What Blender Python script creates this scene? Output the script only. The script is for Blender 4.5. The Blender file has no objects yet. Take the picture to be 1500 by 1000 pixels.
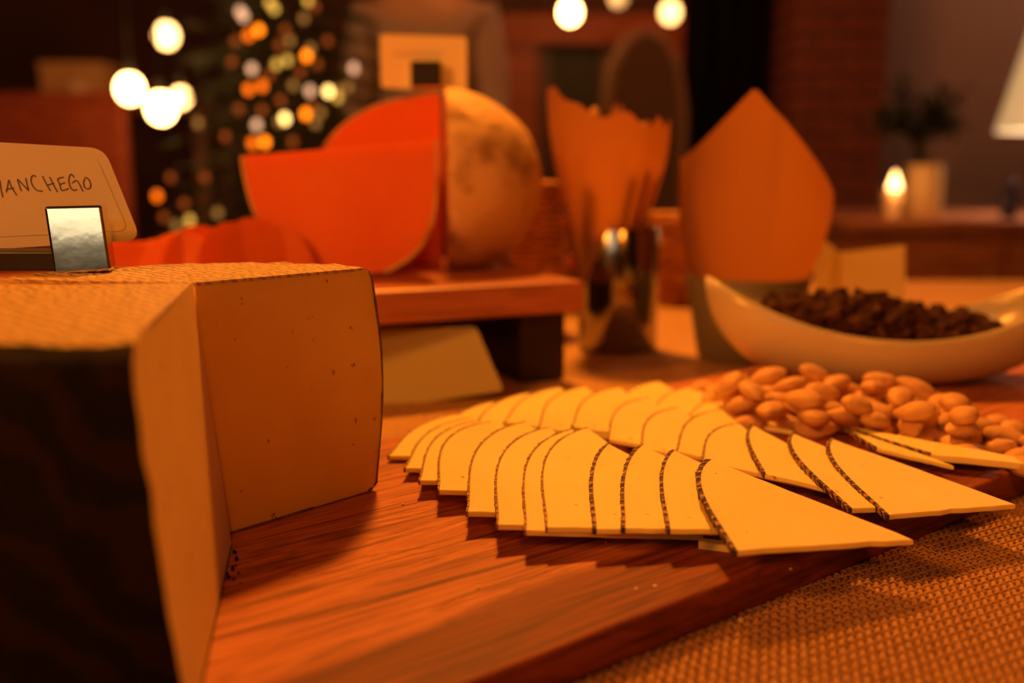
import bpy, bmesh, math, random
from mathutils import Vector, Matrix, noise
R = random.Random(7)
C = bpy.context.scene.collection
SC = bpy.context.scene
PI = math.pi
V3 = Vector
# ------------------------------------------------------------------ camera, exposure
BT = 0.775            # top of the serving board
TT = 0.760            # top of the table cloth
FPX = 1458.333
HOR = 250.0           # eye level is 250 px above the centre
PITCH = math.atan(HOR / FPX)
CAMP = Vector((0, 0, BT + 0.146))
cam = bpy.data.cameras.new('camera'); camo = bpy.data.objects.new('camera', cam); C.objects.link(camo)
camo.location = CAMP; camo.rotation_euler = (PI/2 - PITCH, 0, 0)
cam.lens = 35; cam.sensor_width = 36; cam.clip_start = 0.02; cam.clip_end = 60
cam.dof.use_dof = True; cam.dof.focus_distance = 0.425; cam.dof.aperture_fstop = 4.3
SC.camera = camo
SC.view_settings.view_transform = 'Standard'; SC.view_settings.look = 'None'
SC.view_settings.exposure = 0.0; SC.view_settings.gamma = 1.0; SC.view_settings.use_curve_mapping = False
w = bpy.data.worlds.new('world'); SC.world = w; w.use_nodes = True
w.node_tree.nodes['Background'].inputs[0].default_value = (1, .42, .12, 1)
w.node_tree.nodes['Background'].inputs[1].default_value = 0.012
WARM = (1, .33, .03)
def light(kind, name, loc, power, col=WARM, size=.1, target=None, spot=None):
    l = bpy.data.lights.new(name, kind); o = bpy.data.objects.new(name, l); C.objects.link(o)
    l.energy = power; l.color = col; o.location = loc
    if kind == 'AREA': l.shape = 'DISK'; l.size = size
    else: l.shadow_soft_size = size
    if spot: l.spot_size = spot; l.spot_blend = .6
    if target is not None:
        o.rotation_euler = (Vector(target) - Vector(loc)).to_track_quat('-Z', 'Y').to_euler()
    return o
light('AREA', 'key_lamp', (-.06, 1.32, 1.95), 25, (1, .31, .025), .13, (.1, .5, .78))
light('AREA', 'front_lamp', (.18, -1.0, 1.78), 6.5, (1, .24, .015), .25, (-.05, .6, .8))
light('AREA', 'left_fill', (-1.15, -.35, 1.7), 15.5, (1, .28, .025), .3, (-.1, .75, .85))  # fill added to brighten the orange cheese from the front left
light('POINT', 'room_fill', (.1, 2.2, 2.6), 38, (1, .30, .06), .15)  # added fill for the grey shirt and the doorway
light('POINT', 'room_fill', (2.6, 3.9, 2.6), 26, (1, .50, .28), .15)  # added fill for the right-hand background

# ------------------------------------------------------------------ helpers
def ray(px, py):
    x = (px - 750) / FPX; y = -(py - 500) / FPX
    d = Vector((x, math.cos(PITCH) + y * math.sin(PITCH), y * math.cos(PITCH) - math.sin(PITCH)))
    return d
def on_z(px, py, z):
    d = ray(px, py); return CAMP + d * ((z - CAMP.z) / d.z)
def on_y(px, py, y):
    d = ray(px, py); return CAMP + d * (y / d.y)
def on_plane(px, py, p, n):
    d = ray(px, py); return CAMP + d * ((Vector(p) - CAMP).dot(n) / d.dot(n))

def tag(o, label=None, cat=None, group=None, kind=None):
    if label: o['label'] = label
    if cat: o['category'] = cat
    if group: o['group'] = group
    if kind: o['kind'] = kind
    return o
def empty(name, loc, rz=0, rot=None):
    o = bpy.data.objects.new(name, None); C.objects.link(o); o.location = loc
    o.rotation_euler = rot if rot else (0, 0, rz); o.empty_display_size = .02
    return o
def obj(name, bm, m, parent=None, smooth=False, loc=None, rot=None):
    if isinstance(bm, bpy.types.Mesh): me = bm
    else:
        me = bpy.data.meshes.new(name); bm.to_mesh(me); bm.free()
        if smooth:
            me.polygons.foreach_set('use_smooth', [True] * len(me.polygons))
        if m: me.materials.append(m)
    o = bpy.data.objects.new(name, me); C.objects.link(o)
    if parent: o.parent = parent
    if loc is not None: o.location = loc
    if rot is not None: o.rotation_euler = rot
    return o
def pyd(vs, fs):
    bm = bmesh.new(); v = [bm.verts.new(p) for p in vs]
    for f in fs:
        try: bm.faces.new([v[i] for i in f])
        except ValueError: pass
    bmesh.ops.recalc_face_normals(bm, faces=bm.faces)
    return bm
def bevel(bm, w, seg=2, ang=.5):
    es = [e for e in bm.edges if len(e.link_faces) == 2 and e.calc_face_angle(0) > ang]
    if w > 0: bmesh.ops.bevel(bm, geom=es, offset=w, segments=seg, affect='EDGES', profile=.5)
    return bm
def box(x0, x1, y0, y1, z0, z1, bev=0, seg=2, M=None, bm=None):
    b = bmesh.new()
    bmesh.ops.create_cube(b, size=1)
    for v in b.verts:
        v.co = Vector(((x0+x1)/2 + v.co.x*(x1-x0), (y0+y1)/2 + v.co.y*(y1-y0), (z0+z1)/2 + v.co.z*(z1-z0)))
    if bev: bevel(b, bev, seg)
    if M is not None: b.transform(M)
    if bm is not None:
        me = bpy.data.meshes.new('t'); b.to_mesh(me); b.free(); bm.from_mesh(me); bpy.data.meshes.remove(me); return bm
    return b
def lathe(prof, n=32, cap=True):
    bm = bmesh.new(); rings = []
    for r, z in prof:
        rings.append([bm.verts.new((r*math.cos(2*PI*i/n), r*math.sin(2*PI*i/n), z)) for i in range(n)])
    for a, b in zip(rings, rings[1:]):
        for i in range(n): bm.faces.new((a[i], a[(i+1) % n], b[(i+1) % n], b[i]))
    if cap:
        bm.faces.new(list(reversed(rings[0]))); bm.faces.new(rings[-1])
    bmesh.ops.recalc_face_normals(bm, faces=bm.faces)
    return bm
def tube(pts, rads, n=8, bm=None, closed_ends=True):
    b = bm or bmesh.new(); rings = []
    pts = [Vector(p) for p in pts]
    if not hasattr(rads, '__len__'): rads = [rads]*len(pts)
    up = Vector((0, 0, 1))
    for i, p in enumerate(pts):
        t = (pts[min(i+1, len(pts)-1)] - pts[max(i-1, 0)]).normalized()
        a = t.cross(up)
        if a.length < .05: a = t.cross(Vector((1, 0, 0)))
        a.normalize(); c = a.cross(t)
        rings.append([b.verts.new(p + (a*math.cos(2*PI*k/n) + c*math.sin(2*PI*k/n))*rads[i]) for k in range(n)])
    for r0, r1 in zip(rings, rings[1:]):
        for k in range(n): b.faces.new((r0[k], r0[(k+1) % n], r1[(k+1) % n], r1[k]))
    if closed_ends:
        b.faces.new(list(reversed(rings[0]))); b.faces.new(rings[-1])
    return b
def ribbon(bm, pts, wd, nrm):
    """thin ink stroke with a tiny thickness along pts on a surface of normal nrm"""
    pts = [Vector(p) for p in pts]; nrm = Vector(nrm).normalized(); L = []; Rr = []
    for i, p in enumerate(pts):
        t = (pts[min(i+1, len(pts)-1)] - pts[max(i-1, 0)]).normalized(); s = t.cross(nrm).normalized()
        L.append(bm.verts.new(p + s*wd/2)); Rr.append(bm.verts.new(p - s*wd/2))
    for i in range(len(pts)-1): bm.faces.new((L[i], L[i+1], Rr[i+1], Rr[i]))

# ------------------------------------------------------------------ materials
def nt(name):
    m = bpy.data.materials.new(name); m.use_nodes = True
    t = m.node_tree; return m, t, t.nodes['Principled BSDF']
def N(t, kind, **kw):
    n = t.nodes.new(kind)
    for k, v in kw.items(): setattr(n, k, v)
    return n
def simple(name, col, rough=.5, metal=0, spec=.5, emit=None, es=0, var=None, vscale=20, bump=0, bscale=60, sss=0, sr=.01, coat=0, trans=0, stretch=None, ior=None):
    m, t, p = nt(name)
    p.inputs['Base Color'].default_value = (*col, 1); p.inputs['Roughness'].default_value = rough
    p.inputs['Metallic'].default_value = metal; p.inputs['Specular IOR Level'].default_value = spec
    if coat: p.inputs['Coat Weight'].default_value = coat; p.inputs['Coat Roughness'].default_value = .15
    if ior: p.inputs['IOR'].default_value = ior
    if trans: p.inputs['Transmission Weight'].default_value = trans
    if emit: p.inputs['Emission Color'].default_value = (*emit, 1); p.inputs['Emission Strength'].default_value = es
    if sss:
        p.inputs['Subsurface Weight'].default_value = sss; p.inputs['Subsurface Scale'].default_value = sr
        p.inputs['Subsurface Radius'].default_value = (1, .55, .25)
    tc = N(t, 'ShaderNodeTexCoord'); mp = N(t, 'ShaderNodeMapping')
    t.links.new(tc.outputs['Object'], mp.inputs[0])
    if stretch: mp.inputs['Scale'].default_value = stretch
    if var:
        n = N(t, 'ShaderNodeTexNoise'); n.inputs['Scale'].default_value = vscale; n.inputs['Detail'].default_value = 5
        r = N(t, 'ShaderNodeValToRGB'); r.color_ramp.elements[0].position = .35; r.color_ramp.elements[1].position = .65
        r.color_ramp.elements[0].color = (*col, 1); r.color_ramp.elements[1].color = (*var, 1)
        t.links.new(mp.outputs[0], n.inputs['Vector']); t.links.new(n.outputs[0], r.inputs[0]); t.links.new(r.outputs[0], p.inputs['Base Color'])
    if bump:
        n = N(t, 'ShaderNodeTexNoise'); n.inputs['Scale'].default_value = bscale; n.inputs['Detail'].default_value = 4
        b = N(t, 'ShaderNodeBump'); b.inputs['Strength'].default_value = bump; b.inputs['Distance'].default_value = .002
        t.links.new(mp.outputs[0], n.inputs['Vector']); t.links.new(n.outputs[0], b.inputs['Height']); t.links.new(b.outputs[0], p.inputs['Normal'])
    return m
def emis(name, col, s, b=.8):
    return simple(name, (b, b, b), .4, emit=col, es=s)
def wood(name, stops, sc=(3, 40, 40), rough=.42, bump=.25, scale=1.0, coat=.15):
    m, t, p = nt(name)
    tc = N(t, 'ShaderNodeTexCoord'); mp = N(t, 'ShaderNodeMapping'); mp.inputs['Scale'].default_value = sc
    t.links.new(tc.outputs['Object'], mp.inputs[0])
    n = N(t, 'ShaderNodeTexNoise'); n.inputs['Scale'].default_value = scale; n.inputs['Detail'].default_value = 8; n.inputs['Roughness'].default_value = .62; n.inputs['Distortion'].default_value = .35
    t.links.new(mp.outputs[0], n.inputs['Vector'])
    r = N(t, 'ShaderNodeValToRGB'); r.color_ramp.elements.remove(r.color_ramp.elements[1])
    for i, (pos, c) in enumerate(stops):
        e = r.color_ramp.elements[0] if i == 0 else r.color_ramp.elements.new(pos)
        e.position = pos; e.color = (*c, 1)
    t.links.new(n.outputs[0], r.inputs[0])
    # fine pores
    mp2 = N(t, 'ShaderNodeMapping'); mp2.inputs['Scale'].default_value = (sc[0]*4, sc[1]*9, sc[2]*9); t.links.new(tc.outputs['Object'], mp2.inputs[0])
    n2 = N(t, 'ShaderNodeTexNoise'); n2.inputs['Scale'].default_value = scale; n2.inputs['Detail'].default_value = 4; t.links.new(mp2.outputs[0], n2.inputs['Vector'])
    r2 = N(t, 'ShaderNodeValToRGB'); r2.color_ramp.elements[0].position = .36; r2.color_ramp.elements[1].position = .5
    r2.color_ramp.elements[0].color = (.38, .30, .28, 1); r2.color_ramp.elements[1].color = (1, 1, 1, 1); t.links.new(n2.outputs[0], r2.inputs[0])
    mx = N(t, 'ShaderNodeMix', data_type='RGBA', blend_type='MULTIPLY'); mx.inputs[0].default_value = .8
    t.links.new(r.outputs[0], mx.inputs[6]); t.links.new(r2.outputs[0], mx.inputs[7]); t.links.new(mx.outputs[2], p.inputs['Base Color'])
    b = N(t, 'ShaderNodeBump'); b.inputs['Strength'].default_value = bump; b.inputs['Distance'].default_value = .001
    t.links.new(n2.outputs[0], b.inputs['Height']); t.links.new(b.outputs[0], p.inputs['Normal'])
    p.inputs['Roughness'].default_value = rough; p.inputs['Coat Weight'].default_value = coat; p.inputs['Coat Roughness'].default_value = .3
    return m, t, p, mx

def paste_mat(name, col, var, pit=.55, sss=.35):
    """cheese paste with sparse small pits"""
    m, t, p = nt(name)
    p.inputs['Roughness'].default_value = .55; p.inputs['Specular IOR Level'].default_value = .3; p.inputs['Subsurface Weight'].default_value = sss
    p.inputs['Subsurface Scale'].default_value = .008; p.inputs['Subsurface Radius'].default_value = (1, .6, .25)
    tc = N(t, 'ShaderNodeTexCoord')
    n = N(t, 'ShaderNodeTexNoise'); n.inputs['Scale'].default_value = 22; n.inputs['Detail'].default_value = 3
    t.links.new(tc.outputs['Object'], n.inputs['Vector'])
    r = N(t, 'ShaderNodeValToRGB'); r.color_ramp.elements[0].position = .35; r.color_ramp.elements[1].position = .7
    r.color_ramp.elements[0].color = (*col, 1); r.color_ramp.elements[1].color = (*var, 1); t.links.new(n.outputs[0], r.inputs[0])
    # warp then voronoi for pits
    nw = N(t, 'ShaderNodeTexNoise'); nw.inputs['Scale'].default_value = 400; t.links.new(tc.outputs['Object'], nw.inputs['Vector'])
    mxv = N(t, 'ShaderNodeMix', data_type='VECTOR'); mxv.inputs[0].default_value = .0065
    t.links.new(tc.outputs['Object'], mxv.inputs[4]); t.links.new(nw.outputs['Color'], mxv.inputs[5])
    v = N(t, 'ShaderNodeTexVoronoi'); v.inputs['Scale'].default_value = 125; t.links.new(mxv.outputs[1], v.inputs['Vector'])
    sep = N(t, 'ShaderNodeSeparateColor'); t.links.new(v.outputs['Color'], sep.inputs[0])
    gt = N(t, 'ShaderNodeMath', operation='GREATER_THAN'); gt.inputs[1].default_value = pit; t.links.new(sep.outputs[0], gt.inputs[0])
    mr = N(t, 'ShaderNodeMapRange'); mr.inputs['From Min'].default_value = .06; mr.inputs['From Max'].default_value = .16
    mr.inputs['To Min'].default_value = 1; mr.inputs['To Max'].default_value = 0; t.links.new(v.outputs['Distance'], mr.inputs['Value'])
    mu = N(t, 'ShaderNodeMath', operation='MULTIPLY'); t.links.new(gt.outputs[0], mu.inputs[0]); t.links.new(mr.outputs[0], mu.inputs[1])
    mc = N(t, 'ShaderNodeMix', data_type='RGBA'); t.links.new(mu.outputs[0], mc.inputs[0]); t.links.new(r.outputs[0], mc.inputs[6])
    mc.inputs[7].default_value = (col[0]*.45, col[1]*.3, col[2]*.3, 1); t.links.new(mc.outputs[2], p.inputs['Base Color'])
    nf = N(t, 'ShaderNodeTexNoise'); nf.inputs['Scale'].default_value = 180; nf.inputs['Detail'].default_value = 4; t.links.new(tc.outputs['Object'], nf.inputs['Vector'])
    sb = N(t, 'ShaderNodeMath', operation='MULTIPLY_ADD'); sb.inputs[1].default_value = -2.2
    t.links.new(mu.outputs[0], sb.inputs[0]); t.links.new(nf.outputs[0], sb.inputs[2])
    b = N(t, 'ShaderNodeBump'); b.inputs['Strength'].default_value = .22; b.inputs['Distance'].default_value = .0012
    t.links.new(sb.outputs[0], b.inputs['Height']); t.links.new(b.outputs[0], p.inputs['Normal'])
    return m
def stripe_rind(name, dark, lite, freq, use_uv=True, thr=.5, rough=.6):
    m, t, p = nt(name); p.inputs['Roughness'].default_value = rough
    tc = N(t, 'ShaderNodeTexCoord')
    wv = N(t, 'ShaderNodeTexWave', bands_direction='DIAGONAL'); wv.inputs['Scale'].default_value = freq; wv.inputs['Distortion'].default_value = 6
    wv.inputs['Detail'].default_value = 3; wv.inputs['Detail Scale'].default_value = 2
    t.links.new(tc.outputs['UV' if use_uv else 'Object'], wv.inputs['Vector'])
    r = N(t, 'ShaderNodeValToRGB'); r.color_ramp.elements[0].position = thr; r.color_ramp.elements[1].position = thr+.25
    r.color_ramp.elements[0].color = (*dark, 1); r.color_ramp.elements[1].color = (*lite, 1)
    t.links.new(wv.outputs[0], r.inputs[0]); t.links.new(r.outputs[0], p.inputs['Base Color'])
    b = N(t, 'ShaderNodeBump'); b.inputs['Strength'].default_value = .7; b.inputs['Distance'].default_value = .0012
    t.links.new(wv.outputs[0], b.inputs['Height']); t.links.new(b.outputs[0], p.inputs['Normal'])
    return m

M_paste = paste_mat('manchego_paste', (.74, .48, .16), (.80, .55, .21), .6)
M_slice = paste_mat('slice_paste', (.93, .74, .24), (.96, .80, .32), .93, .3)
M_srind = stripe_rind('dark_rind', (.006, .004, .003), (.014, .007, .004), 26, False)
_q = M_srind.node_tree.nodes['Principled BSDF']; _q.inputs['Specular IOR Level'].default_value = .12; _q.inputs['Roughness'].default_value = .9
M_trind = stripe_rind('top_rind', (.34, .20, .08), (.60, .40, .17), 95, False, .05)
M_slrind = stripe_rind('slice_rind', (.045, .02, .012), (.42, .22, .08), 10, True, .58)
M_slrind2 = stripe_rind('slice_rind_brown', (.22, .10, .04), (.48, .27, .10), 12, True, .5)
M_mim = simple('mimolette_paste', (.86, .15, .012), .42, var=(.92, .20, .02), vscale=14, bump=.25, bscale=90, sss=.3, sr=.01)
M_mimr = simple('mimolette_rind', (.78, .50, .22), .75, var=(.30, .14, .05), vscale=26, bump=.8, bscale=120)
# mottling of the rind: mostly pale with brown blotches
_r = [n for n in M_mimr.node_tree.nodes if n.type == 'VALTORGB'][0]; _r.color_ramp.elements[0].position = .52; _r.color_ramp.elements[1].position = .66
M_board, _t, _p, _mx = wood('board_wood', [(.30, (.14, .035, .016)), (.40, (.40, .12, .045)), (.46, (.60, .21, .08)), (.50, (.36, .11, .042)), (.54, (.58, .20, .075)), (.62, (.46, .14, .05)), (.70, (.66, .25, .09))], (4.2, 44, 24), .6, .45, coat=0.0)
_p.inputs['Specular IOR Level'].default_value = .3
[n for n in _t.nodes if n.type == 'TEX_NOISE'][0].inputs['Distortion'].default_value = .9
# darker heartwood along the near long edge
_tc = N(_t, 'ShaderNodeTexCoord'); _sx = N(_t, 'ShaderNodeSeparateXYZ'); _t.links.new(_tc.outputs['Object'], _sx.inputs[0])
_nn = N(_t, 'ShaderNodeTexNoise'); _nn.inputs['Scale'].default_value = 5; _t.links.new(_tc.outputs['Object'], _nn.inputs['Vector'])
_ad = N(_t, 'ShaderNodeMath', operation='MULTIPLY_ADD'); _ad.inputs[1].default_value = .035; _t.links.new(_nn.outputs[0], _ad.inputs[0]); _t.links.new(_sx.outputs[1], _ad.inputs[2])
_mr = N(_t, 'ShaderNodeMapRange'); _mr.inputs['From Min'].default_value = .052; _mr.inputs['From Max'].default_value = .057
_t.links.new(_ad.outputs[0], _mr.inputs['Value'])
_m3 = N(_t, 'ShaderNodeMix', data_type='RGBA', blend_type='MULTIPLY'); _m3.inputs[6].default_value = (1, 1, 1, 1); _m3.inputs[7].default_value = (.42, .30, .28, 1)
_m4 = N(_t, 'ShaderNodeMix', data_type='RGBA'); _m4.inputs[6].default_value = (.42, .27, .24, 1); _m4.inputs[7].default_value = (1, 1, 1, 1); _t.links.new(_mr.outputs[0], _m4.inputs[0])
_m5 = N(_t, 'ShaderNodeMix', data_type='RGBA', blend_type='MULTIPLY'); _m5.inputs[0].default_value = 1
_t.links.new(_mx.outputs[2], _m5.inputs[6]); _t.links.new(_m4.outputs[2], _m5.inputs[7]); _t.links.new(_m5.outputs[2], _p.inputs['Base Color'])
M_side = wood('brown_wood', [(.35, (.42, .15, .06)), (.6, (.55, .21, .09))], (2, 14, 14), .7)[0]
M_riser = wood('riser_wood', [(.35, (.34, .10, .045)), (.6, (.55, .19, .08))], (3, 30, 30))[0]
M_dwood = wood('dark_wood', [(.35, (.10, .035, .02)), (.6, (.20, .07, .035))], (2, 14, 14), .5)[0]
M_rwood = wood('red_wood', [(.35, (.40, .075, .025)), (.6, (.52, .11, .04))], (2, 14, 14), .5)[0]
M_burlap = simple('burlap_thread', (.38, .19, .075), .9, var=(.50, .28, .12), vscale=300)
M_cloth = simple('burlap_cloth', (.46, .25, .11), .95, var=(.62, .37, .17), vscale=260, bump=1, bscale=420)
M_under = simple('under_cloth', (.06, .03, .015), .95)
M_card = simple('card_stock', (.55, .50, .44), .6, bump=.05, bscale=300)
M_cardb = simple('cream_card', (.95, .82, .45), .6)
M_ink = simple('ink', (.03, .02, .02), .5)
M_chrome = simple('chrome', (.85, .85, .82), .09, 1, bump=.05, bscale=40)
M_black = simple('black_plastic', (.012, .012, .012), .4)
M_steel = simple('brushed_steel', (.34, .32, .30), .16, 1, bump=.1, bscale=40, stretch=(1, 1, .1))
M_ceram = simple('white_glazed_ceramic', (.66, .58, .38), .22, coat=.4)
M_stone = simple('greige_ceramic', (.20, .17, .10), .5, bump=.1)
M_almond = simple('almond', (.58, .31, .11), .62, spec=.3, var=(.76, .45, .18), vscale=60, bump=.6, bscale=160, sss=.1, sr=.004)
M_fig = simple('dried_fruit', (.035, .012, .007), .85, spec=.15, var=(.075, .025, .012), vscale=80, bump=1, bscale=160)
M_cracker = simple('cracker', (.70, .36, .14), .8, var=(.52, .20, .07), vscale=50, bump=.6, bscale=200)
def paper_mat(nm='parchment', c=(.42, .19, .06), c2=(.55, .20, .03)):
    m, t, p = nt(nm); p.inputs['Base Color'].default_value = (*c, 1); p.inputs['Roughness'].default_value = .7
    tr = N(t, 'ShaderNodeBsdfTranslucent'); tr.inputs[0].default_value = (*c2, 1)
    mx = N(t, 'ShaderNodeMixShader'); mx.inputs[0].default_value = .5
    tc = N(t, 'ShaderNodeTexCoord'); n = N(t, 'ShaderNodeTexNoise'); n.inputs['Scale'].default_value = 30; n.inputs['Detail'].default_value = 4
    b = N(t, 'ShaderNodeBump'); b.inputs['Strength'].default_value = .15; b.inputs['Distance'].default_value = .003
    t.links.new(tc.outputs['Object'], n.inputs['Vector']); t.links.new(n.outputs[0], b.inputs['Height']); t.links.new(b.outputs[0], p.inputs['Normal'])
    t.links.new(p.outputs[0], mx.inputs[1]); t.links.new(tr.outputs[0], mx.inputs[2]); t.links.new(mx.outputs[0], t.nodes['Material Output'].inputs[0])
    return m
M_paper = paper_mat(); M_tcard = paper_mat('thin_cream_card', (.95, .82, .45), (.98, .95, .6))
M_green = simple('fir_needles', (.035, .055, .02), .7)
M_bark = simple('bark', (.07, .04, .025), .9, bump=.6)
M_leaf = simple('dark_leaf', (.02, .03, .014), .6)
M_shirt = simple('grey_mauve_cotton', (.40, .30, .27), .85, bump=.3, bscale=30)
M_trous = simple('dark_trousers', (.03, .028, .03), .85)
M_skin = simple('skin', (.55, .33, .22), .5, sss=.15, sr=.01)
M_hair = simple('hair', (.03, .018, .01), .6)
M_chair = simple('brown_upholstery', (.26, .15, .10), .8, bump=.3)
M_brick = simple('brick_red', (.24, .06, .035), .85, var=(.17, .045, .03), vscale=9, bump=.8, bscale=40)
M_mortar = simple('mortar', (.10, .06, .045), .9)
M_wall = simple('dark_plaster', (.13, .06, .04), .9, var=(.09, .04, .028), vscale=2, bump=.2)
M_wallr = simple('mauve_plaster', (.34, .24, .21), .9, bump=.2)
M_floor = wood('floor_wood', [(.35, (.06, .025, .015)), (.6, (.10, .04, .022))], (1, 8, 8), .5)[0]
M_glassd = simple('dark_glass', (.05, .045, .02), .45, spec=.3)
M_legshade = simple('shaded_leg_wood', (.02, .009, .005), .6)  # near-black base colour holds the shade on the riser leg
M_void = simple('void_black', (.006, .004, .004), .95)  # plain black that paints in the dark void
M_glass = simple('clear_glass', (1, 1, 1), .03, trans=1, ior=1.45)
M_tan = simple('tan_cardboard', (.62, .36, .15), .8)
M_brass = simple('brass', (.45, .28, .10), .35, 1)

# ------------------------------------------------------------------ room
def struct(name, bm, m, parent=None): return tag(obj(name, bm, m, parent), kind='structure')
struct('floor', box(-4.2, 4.8, -2.5, 6.7, -.05, 0), M_floor)
struct('ceiling', box(-4.2, 4.8, -2.5, 6.7, 3.0, 3.05), M_wall)
struct('wall_left', box(-4.25, -4.15, -2.5, 6.7, 0, 3), M_wall)
struct('wall_right', box(4.75, 4.85, -2.5, 6.7, 0, 3), M_wallr)
struct('wall_front', box(-4.2, 4.8, -2.6, -2.5, 0, 3), M_wall)
struct('wall_back', box(-4.2, 4.8, 6.6, 6.7, 0, 3), M_wall)
wn = empty('glow_panel_1', (-1.7, -2.5, 2.31)); tag(wn, kind='structure')  # unseen glowing panel added for the chrome clip to reflect
obj('pane', box(-.8, .8, .005, .02, -.42, .42), emis('panel_glow', (1, .82, .46), 1.6), wn)
for a in (box(-.86, .86, -.01, .04, .42, .48, .004), box(-.86, .86, -.01, .04, -.48, -.42, .004), box(-.86, -.8, -.01, .04, -.42, .42, .004), box(.8, .86, -.01, .04, -.42, .42, .004)): obj('panel_frame', a, M_dwood, wn)
struct('baseboard_back', box(-4.15, 4.75, 6.57, 6.6, 0, .14, .005), M_dwood)
# door with red-brown casing, dark panes
D = 6.5
def px_z(py, y): return on_y(750, py, y).z
def px_x(px, y): return on_y(px, 250, y).x
dx0 = on_y(722, 100, 4.4).x; dx1 = on_y(1010, 100, 4.4).x; dz1 = on_y(800, 22, 4.4).z; dzi = on_y(800, 66, 4.4).z; dxi = on_y(786, 100, 4.4).x
dr = empty('door_1', ((dx0+dx1)/2, 4.45, 0)); tag(dr, kind='structure')
def dpart(name, x0, x1, y0, y1, z0, z1, m, bev=.004, par=None):
    b = box(x0, x1, y0, y1, z0, z1, bev); b.transform(Matrix.Translation((-(dx0+dx1)/2, -4.45, 0)))
    return obj(name, b, m, par or dr)
dpart('casing', dx0, dxi, 4.38, 4.52, 0, dz1, M_rwood); dpart('casing', dx1-.1, dx1, 4.38, 4.52, 0, dz1, M_rwood)
dpart('lintel', dx0-.04, dx1+.04, 4.36, 4.54, dzi, dz1, M_rwood)
dpart('door_panel', dxi, dx1-.1, 4.46, 4.50, 0, .45, M_dwood)
dpart('stile', dxi, dxi+.06, 4.44, 4.50, .45, dzi, M_dwood); dpart('stile', (dxi+dx1)/2-.05, (dxi+dx1)/2+.02, 4.44, 4.50, .45, dzi, M_dwood)
dpart('pane', dxi+.06, (dxi+dx1)/2-.05, 4.465, 4.475, .45, dzi, M_glassd, 0); dpart('pane', (dxi+dx1)/2+.02, dx1-.1, 4.465, 4.475, .45, dzi, M_glassd, 0)
# partition wall around the door
struct('wall_partition', box(-1.0, dx0, 4.42, 4.55, 0, 3), M_wall)
struct('trim_1', box(dx0-.05, dx1+.05, 4.42, 4.55, dz1, 3), M_wall)
# black sheet standing in for the dark void between the door and the brick pillar
b = bmesh.new(); n = 60; cx0 = on_y(1000, 100, 4.3).x; cx1 = on_y(1166, 100, 4.3).x
vs = []
for i in range(n+1):
    x = cx0 + (cx1-cx0)*i/n; y = 4.3 + .03*math.sin(i*.9)
    vs.append([b.verts.new((x, y + .02*k*math.sin(i*.5), z)) for k, z in enumerate((0.02, .8, 1.6, 2.9))])
for i in range(n):
    for k in range(3): b.faces.new((vs[i][k], vs[i+1][k], vs[i+1][k+1], vs[i][k+1]))
bmesh.ops.solidify(b, geom=b.faces[:], thickness=.004)
tag(obj('void_sheet', b, M_void, smooth=True), 'full-height black sheet standing in for the dark void between the wooden doorway and the brick pillar', 'void_sheet')
# brick pillar with separate bricks
PY = 3.9; bx0 = on_y(1163, 100, PY).x; bx1 = on_y(1300, 100, PY).x
pil = empty('brick_pillar', ((bx0+bx1)/2, PY+.15, 0)); tag(pil, kind='structure')
W = bx1-bx0; hw = W/2
obj('mortar_core', box(-hw+.008, hw-.008, -.142, .142, 0, 2.98), M_mortar, pil)
ch = .075; bricks = {}
def brick_mesh(l):
    k = round(l, 3)
    if k not in bricks:
        me = bpy.data.meshes.new('brick'); b = box(-l/2, l/2, -.05, .05, -.0325, .0325, .004, 1); b.to_mesh(me); b.free(); me.materials.append(M_brick); bricks[k] = me
    return bricks[k]
for c in range(39):
    z = .04 + c*ch; full = (W-.01)/2
    segs = [(-hw, -.005), (.005, hw)] if c % 2 else [(-hw, -hw/2-.005), (-hw/2+.005, hw/2-.005), (hw/2+.005, hw)]
    for (a, e) in segs:
        obj('brick', brick_mesh(e-a), None, pil, loc=((a+e)/2, -.102 + R.uniform(-.003, .003), z))
    if .5 < z < 1.9:
        for yy in (-.02, .1):
            o = obj('brick', brick_mesh(.11), None, pil, loc=(-hw+.045, yy, z), rot=(0, 0, PI/2))
# mauve wall piece to the right, lit by the lamp
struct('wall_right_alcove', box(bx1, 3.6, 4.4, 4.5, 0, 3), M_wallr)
struct('wall_left_alcove', box(-4.15, -1.0, 5.6, 5.7, 0, 3), M_wall)

# ------------------------------------------------------------------ table, cloth, weave
tb = empty('banquet_table', (.1, .55, 0)); tag(tb, 'long wooden banquet table hidden under the burlap cloth', 'table')
obj('tabletop', box(-1.25, 1.25, -.75, .92, .715, .7572, .005), M_dwood, tb)
for sx in (-1.15, 1.15):
    for sy in (-.65, .82): obj('leg', box(sx-.03, sx+.03, sy-.03, sy+.03, 0, .715, .004), M_dwood, tb)
b = bmesh.new(); nx, ny = 60, 40
x0, x1, y0, y1 = -1.17, 1.37, -.22, 1.49
outer = []
def clv(i, j):
    return (x0 + (x1-x0)*i/nx, y0 + (y1-y0)*j/ny, TT-.0015)
g = [[b.verts.new(clv(i, j)) for j in range(ny+1)] for i in range(nx+1)]
for i in range(nx):
    for j in range(ny): b.faces.new((g[i][j], g[i+1][j], g[i+1][j+1], g[i][j+1]))
per = [g[i][0] for i in range(nx)] + [g[nx][j] for j in range(ny)] + [g[nx-i][ny] for i in range(nx)] + [g[0][ny-j] for j in range(ny)]
cx, cy = (x0+x1)/2, (y0+y1)/2
low = []
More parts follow.
